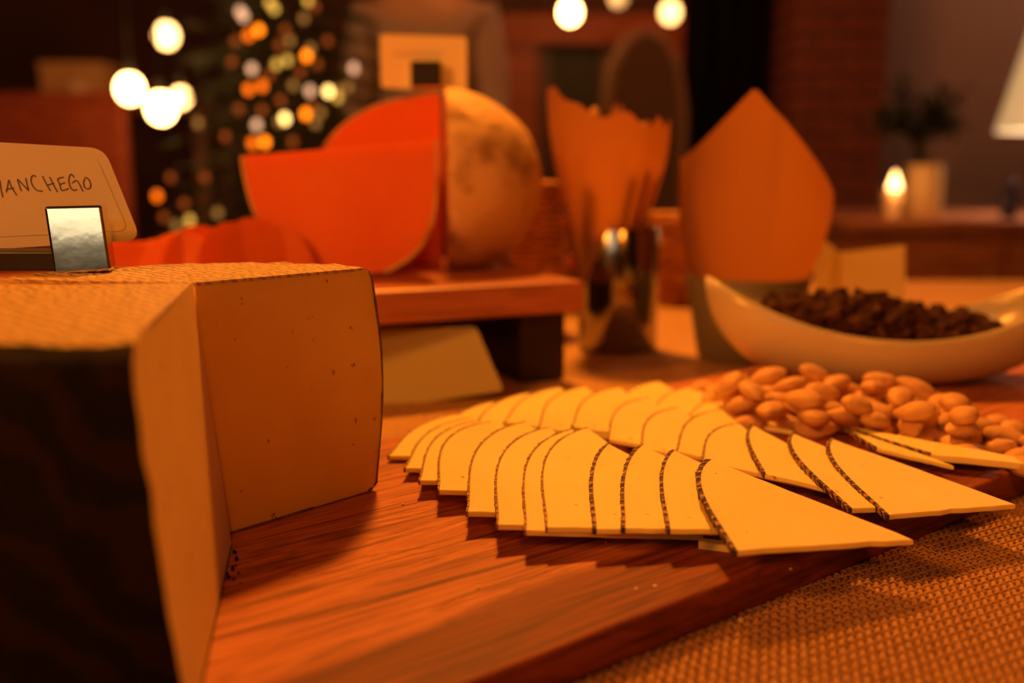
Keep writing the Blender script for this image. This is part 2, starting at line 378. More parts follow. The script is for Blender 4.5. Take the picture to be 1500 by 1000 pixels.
for k, v in enumerate(per):
    d = Vector((v.co.x-cx, (v.co.y-cy)*1.5, 0)).normalized(); f = .012*math.sin(k*.7) + .012
    low.append(b.verts.new((v.co.x + d.x*f, v.co.y + d.y*f, .40)))
for k in range(len(per)):
    k2 = (k+1) % len(per); b.faces.new((per[k], low[k], low[k2], per[k2]))
cloth = obj('tablecloth', b, M_cloth); tag(cloth, 'coarse woven brown burlap cloth covering the table under the boards', 'tablecloth')
# woven threads in the near area
def weave():
    az = math.radians(15); A = Vector((math.sin(az), math.cos(az), 0)); B = Vector((math.cos(az), -math.sin(az), 0))
    vs = []; fs = []
    s = .0032; o = on_z(960, 1010, TT)
    corners = [on_z(800, 1040, TT), on_z(1540, 1040, TT), on_z(1540, 700, TT), on_z(930, 1040, TT)]
    us = [(c-o).dot(A) for c in corners]; ws = [(c-o).dot(B) for c in corners]
    u0, u1, w0, w1 = min(us)-.01, max(us)+.01, min(ws)-.01, max(ws)+.01
    nd = Vector((.618, -.786, 0)); edge = -.218
    def run(T, S, t0, t1, s0, s1, par):
        k = 0; q = s0
        while q < s1:
            hs = s/2; n = int((t1-t0)/hs); prev = None; wv = s*R.uniform(.30, .40); off = R.uniform(-.0002, .0002)
            for i in range(n+1):
                tt = t0 + i*hs
                base = o + T*tt + S*(q + off + R.gauss(0, .00010)); base.z = TT
                if (base - Vector((0, 0, 0))).dot(nd) < edge - .012: prev = None; continue
                ph = math.cos(PI*(tt-t0)/s + PI*(k % 2) + PI*par)
                ctr = base + Vector((0, 0, .0001 + .0007*ph))
                idx = len(vs); ww = wv*R.uniform(.85, 1.15)
                vs.extend([ctr - S*ww, ctr + Vector((0, 0, .00052)), ctr + S*ww, ctr - Vector((0, 0, .00052))])
                if prev is not None:
                    for a in range(3 if False else 4):
                        b2 = (a+1) % 4; fs.append((prev+a, prev+b2, idx+b2, idx+a))
                prev = idx
            q += s; k += 1
    run(A, B, u0, u1, w0, w1, 0); run(B, A, w0, w1, u0, u1, 1)
    me = bpy.data.meshes.new('woven_threads'); me.from_pydata([tuple(v) for v in vs], [], fs); me.materials.append(M_burlap)
    me.polygons.foreach_set('use_smooth', [True]*len(me.polygons))
    o2 = bpy.data.objects.new('woven_threads', me); C.objects.link(o2); o2.parent = cloth; o2['kind'] = 'stuff'
weave()

# ------------------------------------------------------------------ serving board
dB = Vector((.786, .618, 0)); nB = Vector((.618, -.786, 0))
az = math.atan2(dB.y, dB.x)
# board frame: x along the length, y across (0 = near edge), origin on the near edge
p0 = nB * -.218 + dB * .235
board = empty('serving_board', (p0.x, p0.y, TT), az); tag(board, 'long reddish acacia serving board under the pale cheese slices and almonds', 'board')
bb = box(-.50, .60, 0, .247, .0, BT-TT, .0022, 3)
obj('board_slab', bb, M_board, board)

# ------------------------------------------------------------------ big manchego pieces
def lathe_prof(Rm, H, e=.006, bul=.004):
    pr = [(.0005, 0), (Rm-e*2, 0)]
    for i in range(5): a = PI/2*i/4; pr.append((Rm-bul-e + e*math.sin(a), e - e*math.cos(a)))
    for i in range(1, 8): z = e + (H-2*e)*i/8; pr.append((Rm-bul + bul*math.sin(PI*i/8), z))
    for i in range(5): a = PI/2*i/4; pr.append((Rm-bul-e + e*math.cos(a), H - e + e*math.sin(a)))
    pr += [(Rm-e*2.5, H), (.0005, H)]
    return pr
def cut(bm, planes, cap=True):
    for co, no in planes:
        r = bmesh.ops.bisect_plane(bm, geom=bm.verts[:]+bm.edges[:]+bm.faces[:], dist=1e-6, plane_co=co, plane_no=no, clear_outer=True)
        if cap:
            es = [e for e in r['geom_cut'] if isinstance(e, bmesh.types.BMEdge) and e.is_boundary]
            if es: bmesh.ops.holes_fill(bm, edges=es, sides=0)
    bmesh.ops.recalc_face_normals(bm, faces=bm.faces)
    return bm
def wedge_cheese(name, label, ctr, Rm, H, az0, az1, e=.008, bul=.004, shear=0, tn=.75, sm=None):
    """sector of a wheel between azimuths az0 (clockwise start) and az1 measured from +Y towards +X, degrees; sweep < 180"""
    t = tag(empty(name, ctr), label)
    a0, a1 = math.radians(az0), math.radians(az1)       # az0 < az1
    n0 = Vector((-math.cos(a0), math.sin(a0), 0))         # outward normal on the az0 side
    n1 = Vector((math.cos(a1), -math.sin(a1), 0))
    def rough(bm, s=.0006):
        for v in bm.verts:
            d = noise.noise_vector(v.co*45)*s*1.2 + noise.noise_vector(v.co*160)*s*.5; v.co += d
        return bm
    body = lathe([(max(r-.0012, .0004), min(max(z, .0009), H-.0009)) for r, z in lathe_prof(Rm, H, e, bul)], 72)
    bmesh.ops.remove_doubles(body, verts=body.verts, dist=1e-6)
    cut(body, [(Vector((0, 0, 0)), n0), (Vector((0, 0, 0)), n1)])
    def lean(bm):
        for v in bm.verts: v.co.x += shear*(1-v.co.z/H)
        return bm
    obj('paste', lean(body), M_paste, t)
    def shell(fn):
        s = lathe(lathe_prof(Rm, H, e, bul), 96, cap=False)
        cut(s, [(Vector((0, 0, 0)), n0), (Vector((0, 0, 0)), n1)], cap=False)
        dl = [f for f in s.faces if not fn(f)]; bmesh.ops.delete(s, geom=dl, context='FACES')
        for v in s.verts:
            v.co += noise.noise_vector(v.co*260)*.0010
        bmesh.ops.recalc_face_normals(s, faces=s.faces)
        bmesh.ops.solidify(s, geom=s.faces[:], thickness=.0013)
        return lean(s)
    inner = lambda f: f.calc_center_median().z > H*.9 and abs(f.normal.z) > tn
    bot = lambda f: f.calc_center_median().z < H*.1 and abs(f.normal.z) > .75
    obj('side_rind', shell(lambda f: not inner(f) and not bot(f)), sm or M_srind, t, smooth=True)['label'] = 'dark brown ridged rind'
    obj('top_rind', shell(inner), M_trind, t)['label'] = 'tan top rind with pressed diagonal grooves'
    obj('bottom_rind', shell(bot), sm or M_srind, t)
    return t
HC = .104; ZT = BT + HC
seam_t = on_z(291, 414, ZT); seam_b = on_z(335, 803, BT); corner_b = on_z(562, 712, BT); corner_t = on_z(543, 390, ZT)
near_t = on_z(206, 500, ZT)
ctrA = Vector((seam_t.x-.002, seam_t.y+.002, BT))
azA = math.degrees(math.atan2(corner_t.x-ctrA.x, corner_t.y-ctrA.y)); RA = .5*((corner_t-ctrA).xy.length + (corner_b-ctrA).xy.length) + .003
azB = math.degrees(math.atan2(near_t.x-seam_t.x, near_t.y-seam_t.y)); RB = (near_t-seam_t).xy.length + .010
print('seam', seam_t, seam_b, 'corner', corner_t, corner_b, 'near', near_t, 'azA', azA, 'RA', RA, 'azB', azB, 'RB', RB)
mA = wedge_cheese('manchego_piece', 'tall pale cheese wedge, pitted cut face towards the viewer, behind the blurred dark-rinded wedge', ctrA, RA, HC, azA-124, azA, e=.006, bul=.005, sm=simple('brown_rind', (.10, .045, .018), .85, var=(.24, .12, .045), vscale=200, bump=1, bscale=300)); tag(mA, cat='cheese')
ctrB = Vector((seam_t.x-.0015, seam_t.y-.003, BT))
mB = wedge_cheese('manchego_piece', 'blurred nearest cheese wedge at the lower left with dark rind facing the viewer', ctrB, RB, HC+.0005, azB, azB+92, e=.019, bul=.004, shear=.010, tn=.95); tag(mB, cat='cheese')

# ------------------------------------------------------------------ label card with chrome clip on the manchego
cy0 = on_z(100, 372, ZT).y
cn = Vector((0.05, -math.cos(math.radians(12)), math.sin(math.radians(12)))).normalized()
cp = Vector((0, .455, ZT))
def rounded(pts, r, k=6):
    out = []; n = len(pts)
    for i in range(n):
        p, a, c = Vector(pts[i]), Vector(pts[i-1]), Vector(pts[(i+1) % n]); r2 = r[i] if hasattr(r, '__len__') else r
        u = (a-p).normalized()*r2; v = (c-p).normalized()*r2
        for j in range(k+1):
            t = j/k; out.append((p+u)*(1-t)**2 + p*2*t*(1-t) + (p+v)*t*t)
    return out
def slab(pts3, nrm, th):
    bm = bmesh.new(); f = bm.faces.new([bm.verts.new(p) for p in pts3])
    r = bmesh.ops.extrude_face_region(bm, geom=[f])
    bmesh.ops.translate(bm, vec=-Vector(nrm)*th, verts=[v for v in r['geom'] if isinstance(v, bmesh.types.BMVert)])
    bmesh.ops.recalc_face_normals(bm, faces=bm.faces); return bm
def px_card(pix, p, n, th, m, name, parent, origin, r=0, off=0):
    pp = rounded(pix, r) if r else [Vector(q) for q in pix]
    pts = [on_plane(q.x, q.y, Vector(p)+n*off, n) - origin for q in pp]
    return obj(name, slab(pts, n, th), m, parent)
card = empty('label_card', (on_plane(40, 366, cp, cn).x, .455, ZT)); tag(card, 'off-white handwritten name card in a chrome clip on the cheese', 'sign')
O = card.location.copy()
px_card([Vector((-150, 200)), Vector((152, 217)), Vector((206, 351)), Vector((-120, 372))], cp, cn, .0007, M_card, 'card', card, O, r=22)
px_card([Vector((-130, 215)), Vector((141, 229)), Vector((188, 338)), Vector((-110, 352))], cp, cn, .0003, M_card, 'raised_panel', card, O, r=16, off=.0003)
# handwriting: strokes traced as pen lines  (zoom of the card, 1000/220 px)
Z = lambda x, y: (x*.22, 200+y*.22)
strokes = [[(-46, 395), (-38, 300), (-20, 372), (-4, 290), (4, 340), (18, 405)],
 [(40, 372), (50, 330), (58, 290), (78, 340), (112, 392)], [(38, 352), (70, 346), (94, 342)],
 [(140, 362), (128, 325), (116, 285), (150, 318), (190, 360)], [(190, 360), (180, 320), (170, 275)],
 [(240, 268), (222, 258), (208, 272), (208, 305), (226, 340), (252, 360), (284, 362)],
 [(282, 262), (300, 300), (336, 362)], [(330, 268), (350, 310), (382, 370)], [(312, 325), (340, 315), (360, 310)],
 [(424, 270), (384, 282), (396, 315), (412, 358), (458, 344)], [(396, 318), (434, 306)],
 [(494, 275), (478, 252), (462, 262), (458, 300), (470, 340), (492, 358), (512, 350)], [(478, 310), (508, 292), (530, 320), (552, 366)],
 [(566, 280), (556, 300), (562, 335), (584, 348), (602, 335), (598, 300), (580, 276), (562, 272)]]
b = bmesh.new()
for s in strokes:
    pts = []
    for i in range(len(s)-1):
        for k in range(6):
            p_1 = s[max(i-1, 0)]; p0_, p1_, p2_ = s[i], s[i+1], s[min(i+2, len(s)-1)]; t = k/6
            def cr(a, b_, c, d): return .5*((2*b_) + (-a+c)*t + (2*a-5*b_+4*c-d)*t*t + (-a+3*b_-3*c+d)*t**3)
            pts.append((cr(p_1[0], p0_[0], p1_[0], p2_[0]), cr(p_1[1], p0_[1], p1_[1], p2_[1])))
    pts.append(s[-1])
    ribbon(b, [on_plane(*Z(*q), cp+cn*.0005, cn) - O for q in pts], .00052, cn)
obj('handwriting', b, M_ink, card)
# chrome clip block
clip = empty('card_clip', (on_z(110, 398, ZT).x, on_z(110, 398, ZT).y, ZT)); tag(clip, 'square chrome clip standing on the cheese, holding the handwritten card', 'clip')
O = clip.location.copy()
fb = [on_z(79, 402, ZT), on_z(163, 397, ZT)]
kn = V3((0, -.98, .196)); yb = (fb[0].y+fb[1].y)/2; kp = V3((0, yb, ZT)); fb = [on_plane(79, 402, kp, kn), on_plane(163, 397, kp, kn)]; ft = [on_plane(64, 302, kp, kn), on_plane(148, 300, kp, kn)]
dpt = Vector((-.004, .016, 0))
vs = [fb[0], fb[1], ft[1], ft[0]]; vs = vs + [v + dpt for v in vs]
bm = pyd([v-O for v in vs], [(0, 1, 2, 3), (5, 4, 7, 6), (4, 0, 3, 7), (1, 5, 6, 2), (3, 2, 6, 7), (4, 5, 1, 0)])
bevel(bm, .0012, 3)
obj('chrome_block', bm, M_chrome, clip, smooth=False)
lb = on_z(-90, 403, ZT)-O; rb = on_z(74, 403, ZT)-O
obj('black_base', box(lb.x, rb.x-.001, .002, .020, 0, .0085, .001), M_black, clip)

# ------------------------------------------------------------------ manchego slices
def slice_obj(pb, pt, tip, th, label, rindw=.0011, bul=.13, seed=0, rm=None):
    rr = random.Random(seed)
    o3 = (pb+pt+tip)/3; 
    t = empty('cheese_slice', o3)
    pb, pt, tip = pb-o3, pt-o3, tip-o3
    chord = pt-pb; out = (pb-tip).normalized()*.5 + (pt-tip).normalized()*.5
    out = (out - chord*(out.dot(chord)/chord.length_squared)).normalized()
    arc = []; n = 18
    for i in range(n+1):
        s = i/n; q_ = s**1.45; a = pb.lerp(pt, s) + out*(4*q_*(1-q_))**.85*chord.length*bul
        arc.append(a)
    e1 = []
    m_ = 12
    for i in range(1, m_+1):
        s = i/m_; q = pt.lerp(tip, s) + Vector((rr.gauss(0, .00022), rr.gauss(0, .00022), 0)) + out*(-.0012*math.sin(PI*s)); e1.append(q)
    e2 = []
    nick = rr.randint(3, 9)
    for i in range(1, m_):
        s = i/m_; q = tip.lerp(pb, s) + Vector((rr.gauss(0, .0002), rr.gauss(0, .00025), 0))
        if i == nick: q += (pt-pb).normalized()*.0007
        e2.append(q)
    def outline(sc):
        return [a - out*sc*(1 if 0 < i < n else .6) for i, a in enumerate(arc)] + e1 + e2
    dn = Vector((0, 0, -th))
    top = outline(rindw); bm = bmesh.new()
    vt = [bm.verts.new(p) for p in top]; vb = [bm.verts.new(p + dn) for p in top]
    bm.faces.new(vt); bm.faces.new(list(reversed(vb)))
    L = len(vt)
    for i in range(L): j = (i+1) % L; bm.faces.new((vt[i], vb[i], vb[j], vt[j]))
    bmesh.ops.recalc_face_normals(bm, faces=bm.faces)
    es = [e for e in bm.edges if e.calc_face_angle(0) > 1.2 and abs((e.verts[0].co-e.verts[1].co).normalized().z) < .9]
    bmesh.ops.bevel(bm, geom=es, offset=.0003, segments=1, affect='EDGES')
    bmesh.ops.triangulate(bm, faces=[f for f in bm.faces if len(f.verts) > 4])
    obj('paste', bm, M_slice, t)
    # rind strip
    bm = bmesh.new(); uvl = bm.loops.layers.uv.new('UVMap'); rows = []; acc = 0
    for i in range(n*3+1):
        s = i/(n*3)*n; k = min(int(s), n-1); f = s-k; a = arc[k].lerp(arc[k+1], f)
        if i: acc += (a-prev).length
        prev = a; j = rr.gauss(0, .00018)
        ins = a - out*(rindw*1.05); ou = a + out*(.0002+j)
        rows.append((acc, [bm.verts.new(ins + Vector((0, 0, .00015))), bm.verts.new(ou + Vector((0, 0, .0001+j*.3))), bm.verts.new(ou + Vector((0, 0, -th*.98))), bm.verts.new(ins + Vector((0, 0, -th*.98)))]))
    vc = [0, rindw, rindw+th, 2*rindw+th, 2*rindw+2*th]
    for (a0, r0), (a1, r1) in zip(rows, rows[1:]):
        for q in range(4):
            q2 = (q+1) % 4; f = bm.faces.new((r0[q], r1[q], r1[q2], r0[q2]))
            for lp, (uu, vv) in zip(f.loops, ((a0, vc[q]), (a1, vc[q]), (a1, vc[q+1]), (a0, vc[q+1]))): lp[uvl].uv = (uu*10, vv*10)
    bm.faces.new([r for r in rows[0][1]]); bm.faces.new([r for r in reversed(rows[-1][1])])
    bmesh.ops.recalc_face_normals(bm, faces=bm.faces)
    obj('rind', bm, rm or M_slrind, t)
    tag(t, label, 'cheese slice', 'thin pale cheese slices fanned over the board')
    return t
def mk(b, t, hb, ht, tip=None, htip=None, th=.0023, rw=.0011, al=.006, be=.076, bul=.13, label='', seed=0, rm=None):
    pb = on_z(b[0], b[1], BT+hb); pt = on_z(t[0], t[1], BT+ht)
    if tip: tp = on_z(tip[0], tip[1], BT+(htip if htip else .004))
    else:
        r = (pt-pb); r.z = 0; r.normalize(); pr = Vector((r.y, -r.x, 0)); L = (pt-pb).xy.length
        tp = pb + r*min(al, L) + pr*be; tp.z = BT + (htip if htip is not None else max(.0035, min(hb, ht)-.0105))
    return slice_obj(pb, pt, tp, th, label, rw, bul, seed, rm)
FRONT = 'front row of the cheese fan'
S = [((568, 667), (668, 607), .0035, .006, '%s slice, half hidden far-left tip beside the big wedge'),
     ((592, 685), (690, 611), .006, .008, None), ((613, 703), (703, 615), .008, .010, None), ((641, 717), (717, 617), .010, .012, None),
     ((683, 749), (769, 617), .0095, .016, None), ((727, 768), (804, 625), .0105, .0165, None), ((768, 776), (838, 628), .011, .017, None),
     ((799, 772), (860, 626), .0118, .018, None), ((869, 774), (889, 649), .0118, .018, None), ((911, 773), (939, 650), .012, .018, None),
     ((977, 774), (985, 658), .012, .018, None)]
ORD = ['first', 'second', 'third', 'fourth', 'fifth', 'sixth', 'seventh', 'eighth', 'ninth', 'tenth', 'eleventh', 'twelfth', 'thirteenth']
for i, (b_, t_, hb, ht, _) in enumerate(S):
    mk(b_, t_, hb, ht, label='pale cheese slice, %s from the left in the near row of the fan' % ORD[i], seed=i, rw=.0007 if i < 8 else .0012,
       tip=(b_[0]+(222 if i < 4 else 262), b_[1]+(6 if i < 4 else 3 if i > 6 else 8)), htip=.0035 if i < 7 else .006, bul=[.12, .12, .12, .12, .11, .11, .10, .10, .05, .05, .05][i], rm=M_slrind2 if i < 8 else None)
U = [((640, 648), (722, 588), .004, .004), ((690, 630), (775, 575), .005, .005), ((738, 618), (820, 567), .0065, .0065),
     ((788, 626), (858, 566), .008, .008), ((837, 624), (908, 567), .009, .009), ((890, 642), (950, 582), .010, .010),
     ((938, 655), (992, 597), .011, .011), ((990, 660), (1057, 600), .0115, .0115), ((1028, 674), (1080, 620), .012, .012)]
V = [((900, 592), (965, 558), .006, .006), ((955, 600), (1015, 566), .007, .007), ((1009, 608), (1056, 583), .008, .008)]
for i, (b_, t_, hb, ht) in enumerate(V):
    mk(b_, t_, hb-.002, ht-.002, label='cheese slice at the far edge of the fan, %s from the left of three' % ORD[i], seed=60+i, rw=.0006, be=.06, bul=.09, htip=.0035, rm=M_slrind2)
for i, (b_, t_, hb, ht) in enumerate(U):
    mk(b_, t_, hb, ht, label='pale cheese slice, %s from the left in the far row of the fan' % ORD[i], seed=30+i, rw=.0007, be=.062, bul=.10, htip=.0035, rm=M_slrind2)
mk((1118, 693), (1101, 622), .0115, .0125, tip=(1330, 742), htip=.004, label='pale cheese slice just behind the big front slice, its rind curving inward', seed=50, bul=.05, rw=.0012)
mk((1243, 744), (1160, 634), .0095, .0125, tip=(1405, 738), htip=.004, label='pale cheese slice with ridged dark rind, right below the outermost flat one', seed=51, bul=.07, rw=.0014)
mk((1297, 754), (1216, 642), .0085, .0125, tip=(1486, 738), htip=.0045, label='broad flat cheese slice pointing right with rope-like dark rind, below the almonds', seed=52, bul=.07, rw=.0016)
mk((1282, 655), (1243, 627), .009, .011, tip=(1398, 682), htip=.006, label='small tapering cheese slice tucked between the broad right slice and the almonds', seed=53, bul=.05, rw=.0012)
mk((1362, 664), (1240, 624), .0085, .0115, tip=(1590, 688), htip=.008, th=.0035, label='long narrow cheese slice reaching the right edge in front of the almonds', seed=54, bul=.03, rw=.0012)
mk((1073, 806), (1036, 672), .0125, .0205, tip=(1339, 790), htip=.0060, label='frontmost large triangular cheese slice lying on top with braided dark rind', seed=55, bul=.085, rw=.0017)
# broken rind scrap under the front slice
pa = on_z(1023, 800, BT+.001)
scr = obj('cheese_scrap', pyd([(0, 0, 0), (.012, -.004, 0), (.014, .001, 0), (.001, .004, 0), (0, 0, .003), (.012, -.004, .0025), (.014, .001, .0025), (.001, .004, .003)],
          [(0, 1, 2, 3), (4, 5, 6, 7), (0, 1, 5, 4), (1, 2, 6, 5), (2, 3, 7, 6), (3, 0, 4, 7)]), M_slice, loc=(pa.x, pa.y, BT))
tag(scr, 'small broken scrap of cheese under the rind of the frontmost slice', 'cheese')
# crumbs on the board
cbm = bmesh.new(); bmesh.ops.create_icosphere(cbm, subdivisions=1, radius=.0006)
cme = bpy.data.meshes.new('crumb'); cbm.to_mesh(cme); cbm.free(); cme.materials.append(M_slice)
for i, (px, py) in enumerate([(700, 860), (960, 858), (932, 862), (1085, 908), (590, 738), (915, 787), (887, 794), (1158, 833)]):
    p = on_z(px, py, BT+.0004); o = obj('crumb', cme, None, loc=p); o.scale = (R.uniform(.7, 1.5), R.uniform(.7, 1.4), .7)
    tag(o, 'tiny cheese crumb lying on the bare wood in front of the slices', 'crumb', 'cheese crumbs on the board')
# dark rind crumbs at the foot of the big wedges
for i in range(14):
    p = on_z(338+R.uniform(-6, 14), 800+R.uniform(-4, 55), BT+.0008); b = bmesh.new(); bmesh.ops.create_icosphere(b, subdivisions=1, radius=R.uniform(.0004, .0012))
    for v in b.verts: v.co *= R.uniform(.6, 1.2)
    tag(obj('rind_crumb', b, M_srind, loc=p), 'dark crumb of rind at the foot of the two big cheese wedges', 'crumb', 'dark rind crumbs')

# ------------------------------------------------------------------ almonds
def almond_mesh(i):
    bm = bmesh.new(); bmesh.ops.create_uvsphere(bm, u_segments=14, v_segments=9, radius=1)
    for v in bm.verts:
        x, y, z = v.co; s = 1 - .32*max(0, z)**1.5 - .08*z
        v.co = Vector((z*.0122, x*.0079*s, y*.0050*s)); v.co += noise.noise_vector(v.co*260 + Vector((i*7, 0, 0)))*.0006
    me = bpy.data.meshes.new('almond'); bm.to_mesh(me); bm.free(); me.materials.append(M_almond)
    me.polygons.foreach_set('use_smooth', [True]*len(me.polygons)); return me
AM = [almond_mesh(i) for i in range(6)]
placed = []
def in_poly(x, y, P):
    c = False; j = len(P)-1
    for i in range(len(P)):
        if (P[i][1] > y) != (P[j][1] > y) and x < (P[j][0]-P[i][0])*(y-P[i][1])/(P[j][1]-P[i][1])+P[i][0]: c = not c
        j = i
    return c
low_poly = [(1022, 566), (1085, 622), (1110, 628), (1230, 626), (1330, 646), (1400, 664), (1530, 690), (1540, 640), (1440, 612), (1380, 590), (1300, 578), (1180, 566), (1100, 560)]
up_poly = [(1060, 578), (1090, 596), (1140, 612), (1250, 618), (1350, 632), (1430, 645), (1400, 606), (1300, 580), (1180, 568)]
lp = [on_z(*q, BT+.005).xy for q in low_poly]; up = [on_z(*q, BT+.012).xy for q in up_poly]
def fill(P, z, mind, N_, lim):
    xs = [p[0] for p in P]; ys = [p[1] for p in P]; out = []
    for _ in range(N_):
        x = R.uniform(min(xs), max(xs)); y = R.uniform(min(ys), max(ys))
        if not in_poly(x, y, P): continue
        if all((x-a)**2+(y-b_)**2 > mind**2 for a, b_, *_ in out): out.append((x, y, z))
        if len(out) >= lim: break
    return out
al = fill(lp, .0052, .0152, 14000, 125) + fill(up, .0138, .0158, 9000, 62) + fill(up, .0215, .021, 4000, 22)
al.sort(key=lambda q: q[1])
rows_ = 8; per_ = -(-len(al)//rows_); RN = ['nearest', 'second nearest', 'third nearest', 'fourth nearest', 'fourth farthest', 'third farthest', 'second farthest', 'farthest']
ORDN = ['first', 'second', 'third', 'fourth', 'fifth', 'sixth', 'seventh', 'eighth', 'ninth', 'tenth', 'eleventh', 'twelfth', 'thirteenth', 'fourteenth', 'fifteenth', 'sixteenth', 'seventeenth', 'eighteenth', 'nineteenth', 'twentieth', 'twenty-first', 'twenty-second', 'twenty-third', 'twenty-fourth', 'twenty-fifth']
for r_ in range(rows_):
    row = sorted(al[r_*per_:(r_+1)*per_], key=lambda q: q[0]/q[1])
    for c_, (x, y, z) in enumerate(row):
        o = obj('almond', AM[(c_+r_) % 6], None)
        o.location = (x, y, BT+z); o.rotation_euler = (R.gauss(0, .25), R.gauss(0, .2 if z > .007 else .08), R.uniform(0, 2*PI))
        s_ = R.uniform(.9, 1.1); o.scale = (s_, s_, s_)
        tag(o, 'roasted almond, %s from the left in the %s band of the heap' % (ORDN[c_], RN[r_]), 'almond', 'roasted almonds heaped on the board')

# ------------------------------------------------------------------ boat bowl with dark dried fruit
bc = Vector((on_y(1300, 400, .70).x, .700, BT)); bowl = empty('boat_bowl', bc, math.radians(-4)); tag(bowl, 'white boat-shaped ceramic bowl with pointed ends holding dark dried fruit', 'bowl')
def bowl_pt(th, s, off):
    a, bq = .127-off, .060-off
    c, sn = math.cos(th), math.sin(th)
    px_ = math.copysign(abs(c)**1.25, c); py_ = math.copysign(abs(sn)**1.0, sn)
    zr = .036 + .036*abs(px_)**2.2
    f = math.sin(s*PI/2)**.75 if s > 0 else 0
    foot = .25
    rx = foot*.9 + (1-foot*.9)*f; 
    return Vector((a*px_*rx, bq*py_*(foot+(1-foot)*f), zr*(1-math.cos(s*PI/2))**1.05 + off*(1.2 if s < .5 else .6*(1-s)*2)))
n, m_ = 72, 14
bm = bmesh.new(); outer = [[bm.verts.new(bowl_pt(2*PI*i/n, k/m_, 0)) for i in range(n)] for k in range(m_+1)]
inn = [[bm.verts.new(bowl_pt(2*PI*i/n, k/m_, .0035)) for i in range(n)] for k in range(m_+1)]
for G, fl in ((outer, 0), (inn, 1)):
    for k in range(m_):
        for i in range(n): j = (i+1) % n; bm.faces.new((G[k][i], G[k][j], G[k+1][j], G[k+1][i]))
    bm.faces.new(G[0])
for i in range(n): j = (i+1) % n; bm.faces.new((outer[m_][i], outer[m_][j], inn[m_][j], inn[m_][i]))
bmesh.ops.recalc_face_normals(bm, faces=bm.faces)
obj('bowl_body', bm, M_ceram, bowl, smooth=True)
fm = []
for i in range(5):
    bm = bmesh.new(); bmesh.ops.create_icosphere(bm, subdivisions=2, radius=.0085)
    for v in bm.verts: v.co = v.co*(1+.75*noise.noise(v.co*190+Vector((i*5, 1, 2)))); v.co.z *= .75
    me = bpy.data.meshes.new('dried_cherry'); bm.to_mesh(me); bm.free(); me.materials.append(M_fig); fm.append(me)
cnt = 0
for k in range(900):
    x, y = R.uniform(-.088, .075), R.uniform(-.042, .042)
    if (x/.092)**2 + (y/.046)**2 > 1: continue
    hump = .031 + .022*math.exp(-((x+.015)/.045)**2)*(1-(y/.05)**2) + .004*math.exp(-((x-.055)/.02)**2) + .010*math.exp(-((x+.07)/.03)**2)
    z = hump + R.uniform(-.004, .004)
    p = bc + Matrix.Rotation(math.radians(-4), 3, 'Z') @ Vector((x, y, z))
    if any((p-q).length < .0085 for q in placed): continue
    placed.append(p); o = obj('dried_cherry', fm[cnt % 5], None, loc=p, rot=(R.uniform(0, 6), R.uniform(0, 6), R.uniform(0, 6))); cnt += 1
    tag(o, 'dark wrinkled dried fruit in the heap inside the white boat-shaped bowl', 'dried fruit', 'dark dried fruit in the bowl')
    if cnt > 150: break

# ------------------------------------------------------------------ wooden riser
RZ = CAMP.z - .082
rc = on_z(857, 411, RZ); ru = Vector((.91, .41, 0)).normalized(); raz = math.atan2(ru.y, ru.x)
riser = empty('wooden_riser', (rc.x, rc.y, TT), raz); tag(riser, 'low reddish wooden riser carrying the orange cheese', 'riser')
obj('top_plank', box(-.62, 0, 0, .235, RZ-TT-.024, RZ-TT, .003), M_riser, riser)
obj('leg_panel', box(-.045, -.006, .02, .19, 0, RZ-TT-.024, .002), M_legshade, riser)
obj('leg_panel', box(-.58, -.558, .05, .21, 0, RZ-TT-.024, .002), M_dwood, riser)
obj('back_rail', box(-.558, -.046, .175, .195, .008, .033, .002), M_riser, riser)

# ------------------------------------------------------------------ mimolette pieces
def ell(name, label, ctr, rad, planes, rz=0, rot=None, sq=1):
    t = empty(name, ctr, rz, rot); sq2 = sq
    def sph(s):
        b = bmesh.new(); bmesh.ops.create_uvsphere(b, u_segments=56, v_segments=36, radius=1)
        for v in b.verts:
            if sq != 1: v.co /= (abs(v.co.x)**sq2 + abs(v.co.y)**2 + abs(v.co.z)**sq2)**(1/sq2) if v.co.length else 1
            v.co = Vector((v.co.x*(rad[0]-s), v.co.y*(rad[1]-s), v.co.z*(rad[2]-s)))
            v.co += noise.noise_vector(v.co*28)*.0022*(1 if s < .001 else 1)
        return b
    p = sph(.002); cut(p, planes); 
    pm = obj('paste', p, M_mim, t)
    s = sph(0); cut(s, planes, cap=False); bmesh.ops.recalc_face_normals(s, faces=s.faces); bmesh.ops.solidify(s, geom=s.faces[:], thickness=.0022)
    obj('rind', s, M_mimr, t, smooth=True)['label'] = 'mottled tan rind'
    tag(t, label, 'cheese'); return t
V3 = Vector
mr_c = on_y(652, 268, .86)
hh = .0735
# right half: rind towards the viewer, cut face to the left
ell('mimolette_piece', 'half ball of orange cheese with mottled tan rind turned to the viewer', V3((mr_c.x, .868, RZ+.072)), (.083, .083, .078),
    [(V3((0, 0, 0)), V3((-1, 0, 0))), (V3((0, 0, -.0718)), V3((0, 0, -1)))], rz=math.radians(5))
# rear quarter: large cut face turned to the viewer
ell('mimolette_piece', 'rear orange cheese piece whose round cut face shows above the front wedge', V3((mr_c.x-.004, .885, RZ+.070)), (.112, .085, .078),
    [(V3((0, 0, 0)), V3((0, -1, 0))), (V3((-.001, 0, 0)), V3((1, 0, 0))), (V3((0, 0, -.0698)), V3((0, 0, -1)))], rz=math.radians(9))
